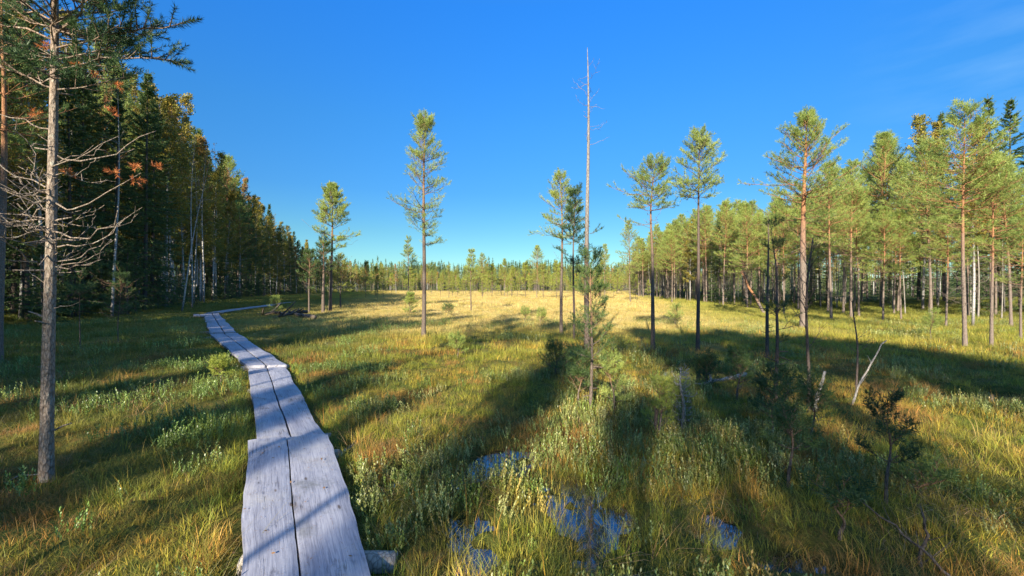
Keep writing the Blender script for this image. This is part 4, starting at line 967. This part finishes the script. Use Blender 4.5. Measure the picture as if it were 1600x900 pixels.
# ---------------------------------------------------------------- far shore forest: one mass
def gn_scatter(name, variants, P, rot, scl, ix, tint=None, kind='stuff'):
    col = bpy.data.collections.new(name + '_shapes')
    for i, me in enumerate(variants): col.objects.link(bpy.data.objects.new('%s_shape_%02d' % (name, i), me))
    at_ = {'rot': ('FLOAT_VECTOR', rot), 'scl': ('FLOAT_VECTOR', scl), 'ix': ('INT', ix)}
    if tint is not None: at_['tint'] = ('FLOAT_COLOR', np.concatenate([tint, np.ones((len(tint), 1))], 1))
    me = mesh_from(name, P, attrs=at_)
    o = link(name, me)
    g = bpy.data.node_groups.new(name + '_scatter', 'GeometryNodeTree')
    g.interface.new_socket('Geometry', in_out='INPUT', socket_type='NodeSocketGeometry'); g.interface.new_socket('Geometry', in_out='OUTPUT', socket_type='NodeSocketGeometry')
    gi = g.nodes.new('NodeGroupInput'); go = g.nodes.new('NodeGroupOutput')
    ci = g.nodes.new('GeometryNodeCollectionInfo'); ci.inputs['Collection'].default_value = col; ci.inputs['Separate Children'].default_value = True; ci.inputs['Reset Children'].default_value = True
    ip = g.nodes.new('GeometryNodeInstanceOnPoints'); ip.inputs['Pick Instance'].default_value = True
    def na(nm, t):
        a = g.nodes.new('GeometryNodeInputNamedAttribute'); a.data_type = t; a.inputs[0].default_value = nm; return a.outputs[0]
    g.links.new(gi.outputs[0], ip.inputs['Points']); g.links.new(ci.outputs[0], ip.inputs['Instance'])
    g.links.new(na('ix', 'INT'), ip.inputs['Instance Index']); g.links.new(na('rot', 'FLOAT_VECTOR'), ip.inputs['Rotation']); g.links.new(na('scl', 'FLOAT_VECTOR'), ip.inputs['Scale'])
    g.links.new(ip.outputs[0], go.inputs[0])
    md = o.modifiers.new('scatter', 'NODES'); md.node_group = g
    tag(o, kind=kind)
    return o

def joined(parts):
    """trunk and crown of a generated tree as one mesh with two materials"""
    V = []; F4 = []; F3 = []; m4 = []; m3 = []; v = []; t = []; off = 0; mats = []
    for i, me in enumerate(parts.values()):
        nv = len(me.vertices); co = np.empty(nv * 3, np.float32); me.vertices.foreach_get('co', co); V.append(co.reshape(-1, 3))
        a = np.empty(nv, np.float32); me.attributes['v'].data.foreach_get('value', a); v.append(a)
        a = np.empty(nv, np.float32); me.attributes['t'].data.foreach_get('value', a); t.append(a)
        nl = len(me.loops); L = np.empty(nl, np.int32); me.loops.foreach_get('vertex_index', L)
        tot = np.empty(len(me.polygons), np.int32); me.polygons.foreach_get('loop_total', tot); st = np.concatenate([[0], np.cumsum(tot)[:-1]])
        for n_, FF, mm in ((3, F3, m3), (4, F4, m4)):
            s_ = st[tot == n_]
            if len(s_): FF.append(L[s_[:, None] + np.arange(n_)] + off); mm.append(np.full(len(s_), i))
        off += nv; mats.append(me.materials[0])
    fm = np.concatenate((m3 or []) + (m4 or []))
    return mesh_from('far_tree', np.concatenate(V), np.concatenate(F3) if F3 else None, np.concatenate(F4) if F4 else None, mats, {'v': ('FLOAT', np.concatenate(v)), 't': ('FLOAT', np.concatenate(t))}, True, fm)
rf = np.random.default_rng(31)
FS = [joined(spruce(17, 300 + i, R=2.2, dens=3, nw=.09, nn=6, sl=.3, per=6, k=6)) for i in range(3)] + \
     [joined(pine(15, 310 + i, cs=.45, R=2.3, r0=.15, nb=34, ts=2.6, nn=9, nw=.06, nl=.1, per=5, leaf=m_pine_gold if i else m_pine, bark=m_bark, k=6, sides=5)) for i in range(3)] + \
     [joined(birch(14, 320 + i, R=2.2, nb=34, lsz=.32, per=5, lv=5, leaf=m_orange if i else m_birch)) for i in range(2)]
nf = 3000
fy = 284 + 150 * rf.random(nf) ** 1.4; fx = rf.uniform(-1, 1, nf) * (fy * .62 + 20)
front = fy < 300
pk = rf.random(nf)
fi = np.where(pk < .62, rf.integers(0, 3, nf), np.where(pk < .93, rf.integers(3, 6, nf), rf.integers(6, 8, nf)))
fi = np.where(front, np.where(pk < .15, 0, np.where(pk < .78, rf.integers(3, 6, nf), rf.integers(6, 8, nf))), fi)
fs = rf.uniform(.75, 1.2, nf) * (.78 + .45 * vn(fx / 14 + 40, fy / 60, 2)) * np.where(front, .75, 1.0)
gn_scatter('far_forest', FS, np.stack([fx, fy, ground(fx, fy)], -1), np.stack([fx * 0, fx * 0, rf.random(nf) * 6.28], -1), np.stack([fs] * 3, -1), fi)

nd = 1500
dy = rf.uniform(-5, 200, nd); left = rf.random(nd) < .5; dd = rf.uniform(0, 42, nd)
dx = np.where(left, le(dy) - 9 - dd, re_(dy) + 18 + dd); pk = rf.random(nd)
di = np.where(pk < .6, rf.integers(0, 3, nd), np.where(pk < .85, rf.integers(3, 6, nd), 6)); ds = rf.uniform(.65, .95, nd) * np.where(left, 1, .72)
ds = ds * np.where(left, np.interp(dy, [0, 80, 125, 200], [1, 1, .6, .5]), np.interp(dy, [0, 60, 100, 200], [1, .9, .75, .6]))
gn_scatter('deep_forest', FS, np.stack([dx, dy, ground(dx, dy)], -1), np.stack([dx * 0, dx * 0, rf.random(nd) * 6.28], -1), np.stack([ds] * 3, -1), di)

# ---------------------------------------------------------------- grasses and low shrubs
def blades(n, rc, h, w, bend, seg=3, seed=0, hv=.45):
    r = np.random.default_rng(seed)
    a = r.random(n) * 6.28; d = rc * np.sqrt(r.random(n)); az = a + r.normal(size=n) * 1.2
    H = h * (1 - hv + 2 * hv * r.random(n)) ; B = bend * r.uniform(.2, 1.5, n); W = w * r.uniform(.6, 1.3, n)
    base = np.stack([d * np.cos(a), d * np.sin(a), np.full(n, -.03)], -1)
    hd = np.stack([np.cos(az), np.sin(az), 0 * az], -1); sa = az + pi / 2 + r.normal(size=n) * .6; sd_ = np.stack([np.cos(sa), np.sin(sa), 0 * sa], -1)
    V = []; T = []
    for j in range(seg + 1):
        s = j / seg
        c = base + hd * (H * B * s ** 2)[:, None] + np.array([0, 0, 1.]) * (H * s * (1 - .35 * B * s))[:, None]
        ww = W * (1 - s ** 1.6) * .5
        if j < seg: V += [c - sd_ * ww[:, None], c + sd_ * ww[:, None]]; T += [s, s]
        else: V += [c]; T += [1.0]
    m = len(V); V = np.stack(V, 1).reshape(-1, 3); T = np.tile(T, n); b = np.arange(n)[:, None] * m
    Q = np.concatenate([b + np.array([[2 * j, 2 * j + 1, 2 * j + 3, 2 * j + 2]]) for j in range(seg - 1)])
    TR = b + np.array([[2 * seg - 2, 2 * seg - 1, 2 * seg]])
    v = np.repeat(r.random(n), m)
    return V, TR, Q, v, T
def clump(mat, *args, **kw):
    V, T, Q, v, t = blades(*args, **kw)
    return mesh_from('tuft', V, T, Q, (mat,), {'v': ('FLOAT', v), 't': ('FLOAT', t)}, True)
def leafy(ns, rc, h, ll, seed, lean=.25, nlv=11, wd=.22):
    """upright shoots carrying narrow leaves that stand close to the stem"""
    r = np.random.default_rng(seed); g = Geo()
    for i in range(ns):
        a = r.random() * 6.28; d = rc * math.sqrt(r.random()); p = np.array([d * cos(a), d * sin(a), -.02]); H = h * r.uniform(.6, 1.25)
        dr = norm(np.array([r.normal() * lean, r.normal() * lean, 1.]))
        s = np.linspace(.35, 1, nlv)[:, None]; P = p + dr * H * s
        az = np.arange(nlv) * 2.4 + r.random() * 6; o = np.stack([np.cos(az), np.sin(az), 0 * az], -1)
        D = norm(o * r.uniform(.25, .75, (nlv, 1)) + dr); S = norm(np.cross(D, np.array([0, 0, 1.]) + o * .2)); z = ll * r.uniform(.6, 1.15, (nlv, 1))
        V = np.stack([P, P + D * z * .5 + S * z * wd, P + D * z, P + D * z * .5 - S * z * wd], 1).reshape(-1, 3)
        g.add(V, None, np.arange(nlv * 4).reshape(-1, 4), np.repeat(np.clip(r.random() * .5 + r.random(nlv) * .5, 0, 1), 4), .5)
        sw = np.array([-dr[1], dr[0], 0]) * .0 + np.array([.0012, 0, 0])
        g.add(np.stack([p - sw, p + sw, p + dr * H]), np.array([[0, 1, 2]]), None, .1, .3)
    return g.mesh('shoots', m_leafy)

def keep_off(x, y, grow_=.02):
    k = np.ones(len(x), bool)
    for (ax, ay, bx, by, hw) in BW + [STUB]:
        d = np.array([bx - ax, by - ay]); L2 = d @ d; t = np.clip(((x - ax) * d[0] + (y - ay) * d[1]) / L2, 0, 1)
        k &= np.hypot(x - ax - t * d[0], y - ay - t * d[1]) > hw + grow_
    return k
def wetness(x, y):
    z = ground(x, y); return 1 - sstep(WATER - .002, WATER + .018, z)
def sample(y0, y1, dens, r, xs=1.36, xm=1.6, p=1.0):
    """uniform density points in the view wedge"""
    A = (y1 - y0) * (xs * (y0 + y1) + 2 * xm); n = int(A * dens)
    y = np.sqrt(r.uniform(y0 ** 2, y1 ** 2, n)) if y0 > 3 else r.uniform(y0, y1, int(n * 1.0))
    x = r.uniform(-1, 1, len(y)) * (xs * y + xm)
    return x, y
def pick(r, n, cols, w):
    c = np.array(cols)[r.choice(len(cols), n, p=np.array(w) / sum(w))]; return c * 1.22 * r.uniform(.8, 1.2, (n, 1)) * r.uniform(.93, 1.07, (n, 3))
def lerp(a, b, f): return a * (1 - f[:, None]) + b * f[:, None]

GREEN = [(.13, .18, .022), (.19, .225, .028), (.27, .275, .035), (.35, .31, .05)]
YELL = [(.40, .34, .055), (.31, .30, .04), (.45, .31, .06), (.38, .19, .045)]
GOLD = [(.47, .39, .15), (.42, .345, .115), (.53, .45, .20), (.36, .32, .09)]
LIME = [(.22, .26, .035), (.30, .29, .045), (.16, .20, .03)]
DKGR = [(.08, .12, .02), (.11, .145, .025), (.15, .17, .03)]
def tint_at(x, y, r):
    n = len(x)
    g = pick(r, n, GREEN, (3, 3, 3, 1)); yl = pick(r, n, YELL, (3, 3, 2, 2)); gd = pick(r, n, GOLD, (3, 3, 2, 2)); lm = pick(r, n, LIME, (2, 2, 2)); dk = pick(r, n, DKGR, (2, 2, 1))
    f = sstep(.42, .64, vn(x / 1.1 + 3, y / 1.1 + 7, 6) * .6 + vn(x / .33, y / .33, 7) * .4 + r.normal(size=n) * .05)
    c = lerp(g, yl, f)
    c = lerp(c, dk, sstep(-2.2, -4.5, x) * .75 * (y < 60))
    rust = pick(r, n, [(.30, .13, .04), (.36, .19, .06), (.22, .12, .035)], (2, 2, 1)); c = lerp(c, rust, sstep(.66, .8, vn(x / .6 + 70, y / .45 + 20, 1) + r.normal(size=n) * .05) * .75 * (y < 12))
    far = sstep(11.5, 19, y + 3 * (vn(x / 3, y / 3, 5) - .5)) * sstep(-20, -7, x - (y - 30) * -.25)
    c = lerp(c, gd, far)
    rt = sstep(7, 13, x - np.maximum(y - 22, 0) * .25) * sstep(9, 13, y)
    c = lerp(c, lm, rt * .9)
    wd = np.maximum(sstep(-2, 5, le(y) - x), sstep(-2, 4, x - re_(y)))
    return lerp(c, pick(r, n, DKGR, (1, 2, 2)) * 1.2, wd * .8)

def field(name, variants, x, y, scale, tint, r, tilt=.12, flat=1.0):
    n = len(x); z = ground(x, y)
    rot = np.stack([r.normal(size=n) * tilt, r.normal(size=n) * tilt, r.random(n) * 6.28], -1)
    scl = np.stack([scale, scale, scale * flat * r.uniform(.8, 1.2, n)], -1)
    return gn_scatter(name, variants, np.stack([x, y, z], -1), rot, scl, r.integers(0, len(variants), n), tint)

def multi(name, groups):
    """groups of (variants, x, y, scale, tint, tilt) in one object"""
    V = []; X = []; Y = []; S = []; T = []; I = []; R3 = []; o = 0
    r = np.random.default_rng(len(groups) * 7 + 1)
    for (vs, x, y, s, t, tilt) in groups:
        n = len(x); V += vs; X.append(x); Y.append(y); S.append(np.broadcast_to(s, (n,)) * r.uniform(.75, 1.25, n)); T.append(t); I.append(r.integers(0, len(vs), n) + o); o += len(vs)
        R3.append(np.stack([r.normal(size=n) * tilt, r.normal(size=n) * tilt, r.random(n) * 6.28], -1))
    X, Y, S, T, I, R3 = map(np.concatenate, (X, Y, S, T, I, R3))
    return gn_scatter(name, V, np.stack([X, Y, np.maximum(ground(X, Y), WATER - .025)], -1), R3, np.stack([S, S, S * r.uniform(.85, 1.15, len(S))], -1), I, T)

r = np.random.default_rng(77)
def thin(x, y, wet_keep, r):
    w = wetness(x, y); k = keep_off(x, y) & (r.random(len(x)) > w * (1 - wet_keep)); return x[k], y[k]
near_sedge = [clump(m_grass, 36, .075, .135, .0031, .65, 3, seed=i) for i in range(5)]
near_tall = [clump(m_grass, 9, .06, .24, .0033, .35, 4, seed=20 + i) for i in range(4)]
near_turf = [clump(m_grass, 60, .12, .075, .0036, .85, 2, seed=30 + i, hv=.4) for i in range(4)]
mid_patch = [clump(m_grass, 90, .26, .155, .0075, .6, 2, seed=40 + i) for i in range(5)]
far_patch = [clump(m_gold, 110, .65, .24, .019, .5, 2, seed=50 + i) for i in range(5)]
G = []
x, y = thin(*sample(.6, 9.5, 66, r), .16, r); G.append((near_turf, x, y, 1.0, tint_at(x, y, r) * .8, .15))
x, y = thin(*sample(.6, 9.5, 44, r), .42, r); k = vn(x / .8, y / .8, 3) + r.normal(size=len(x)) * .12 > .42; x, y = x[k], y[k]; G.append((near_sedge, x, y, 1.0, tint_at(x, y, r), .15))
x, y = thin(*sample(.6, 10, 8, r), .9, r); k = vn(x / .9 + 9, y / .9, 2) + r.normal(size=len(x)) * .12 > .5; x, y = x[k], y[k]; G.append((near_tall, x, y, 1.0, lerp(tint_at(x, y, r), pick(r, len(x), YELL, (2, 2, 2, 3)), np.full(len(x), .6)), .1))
straw = [clump(m_gold, 22, .08, .15, .003, 2.3, 3, seed=90 + i) for i in range(4)]
x, y = thin(*sample(.6, 9.5, 13, r), .3, r); k = vn(x / .7 + 60, y / .7, 5) + r.normal(size=len(x)) * .1 > .45; x, y = x[k], y[k]; G.append((straw, x, y, 1.0, pick(r, len(x), [(.40, .31, .16), (.33, .22, .10), (.28, .16, .07), (.22, .20, .09)], (2, 2, 2, 1)), .2))
# lush fringe along both edges of the boards
fx_, fy_ = [], []
for (ax, ay, bx, by, hw) in BW[:3]:
    d = norm(np.array([bx - ax, by - ay])); L = math.hypot(bx - ax, by - ay); m_ = int(L * 34)
    t = r.random(m_) * L; sg = np.where(r.random(m_) < .62, -1, 1); o_ = (hw + r.uniform(.01, .2, m_)) * sg
    fx_.append(ax + d[0] * t + d[1] * o_ ); fy_.append(ay + d[1] * t - d[0] * o_)
x, y = np.concatenate(fx_), np.concatenate(fy_); k = keep_off(x, y, .006) & (y > .8); x, y = x[k], y[k]
G.append((near_sedge, x, y, 1.0, pick(r, len(x), [(.20, .27, .03), (.28, .30, .04), (.14, .21, .03), (.36, .30, .06)], (3, 3, 2, 1)), .12))
cx, cy = at(378, 660, 0); x = cx + r.normal(size=26) * .12; y = cy + r.normal(size=26) * .35; k = keep_off(x, y, .04); x, y = x[k], y[k]
G.append((near_tall + near_sedge, x, y, 1.15, pick(r, len(x), [(.22, .30, .03), (.16, .24, .03)], (1, 1)), .12))
x, y = thin(*sample(9, 34, 9.5, r), .6, r); G.append((mid_patch, x, y, 1.0, tint_at(x, y, r), .1))
x, y = thin(*sample(9, 24, 2.2, r), .8, r); G.append((near_tall, x, y, 1.25, tint_at(x, y, r), .1))
x, y = sample(32, 125, 1.7, r, xs=1.1); k = keep_off(x, y, .1) & (x > le(y) - 6) & (x < re_(y) + 8); x, y = x[k], y[k]; G.append((far_patch, x, y, 1.0, tint_at(x, y, r), .06))
x, y = sample(125, 180, .6, r, xs=.8); k = (ground(x, y) > WATER) ; x, y = x[k], y[k]; G.append((far_patch, x, y, 1.5, tint_at(x, y, r), .06))
multi('sedge_grass', G)
L1 = [leafy(12, .10, .15, .022, 60 + i, nlv=13) for i in range(5)]
L2 = [leafy(16, .22, .20, .034, 70 + i, nlv=9, wd=.18) for i in range(4)]
GL = []
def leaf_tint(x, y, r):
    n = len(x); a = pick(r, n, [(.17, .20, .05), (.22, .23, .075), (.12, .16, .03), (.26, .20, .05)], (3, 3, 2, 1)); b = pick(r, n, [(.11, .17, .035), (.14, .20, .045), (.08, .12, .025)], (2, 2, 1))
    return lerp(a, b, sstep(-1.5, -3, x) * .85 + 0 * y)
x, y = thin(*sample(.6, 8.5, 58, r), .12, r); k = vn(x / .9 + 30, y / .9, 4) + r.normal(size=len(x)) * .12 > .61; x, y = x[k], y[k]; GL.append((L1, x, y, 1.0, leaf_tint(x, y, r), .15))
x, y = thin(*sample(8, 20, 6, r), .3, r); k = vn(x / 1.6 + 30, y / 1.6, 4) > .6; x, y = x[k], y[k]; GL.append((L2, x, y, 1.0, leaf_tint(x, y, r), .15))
multi('bog_shrub_growth', GL)

# fallen needles, flakes and leaves lying on the boards
rl = np.random.default_rng(5); gL = Geo()
def on_board(n):
    P = []
    for (ax, ay, bx, by, hw), zz, sh in zip(BW[:3], (.121, .073, .127), (1.0, .5, .4)):
        m_ = int(n * sh); t = rl.random(m_); o_ = rl.uniform(-.92, .92, m_) * hw; d = norm(np.array([bx - ax, by - ay]))
        P.append(np.stack([ax + (bx - ax) * t + d[1] * o_, ay + (by - ay) * t - d[0] * o_, np.full(m_, zz + .006)], -1))
    return np.concatenate(P)
P = on_board(420); a = rl.random(len(P)) * 6.28; ln = rl.uniform(.015, .035, len(P)); d = np.stack([np.cos(a), np.sin(a), rl.normal(size=len(P)) * .05], -1); sdv = np.stack([-d[:, 1], d[:, 0], d[:, 2] * 0], -1) * .0011
gL.add(np.stack([P - sdv, P + sdv, P + d * ln[:, None]], 1).reshape(-1, 3), np.arange(len(P) * 3).reshape(-1, 3), None, np.repeat(rl.random(len(P)), 3), 0.0)
P = on_board(46); a = rl.random(len(P)) * 6.28; z_ = rl.uniform(.006, .016, (len(P), 1)); d = np.stack([np.cos(a), np.sin(a), rl.normal(size=len(P)) * .15], -1); sv = np.stack([-d[:, 1], d[:, 0], rl.normal(size=len(P)) * .15], -1)
gL.add(np.stack([P, P + d * z_ + sv * z_ * .6, P + d * 2 * z_, P + d * z_ - sv * z_ * .6], 1).reshape(-1, 3), None, np.arange(len(P) * 4).reshape(-1, 4), np.repeat(rl.random(len(P)), 4), 0.0)
m_litter = foliage_mat('needle_litter', [(0, (.16, .08, .03)), (1, (.36, .2, .09))], [(0, (.16, .08, .03)), (1, (.36, .2, .09))], .1)
tag(link('fallen_leaves', gL.mesh('fallen_leaves', m_litter)), kind='stuff')
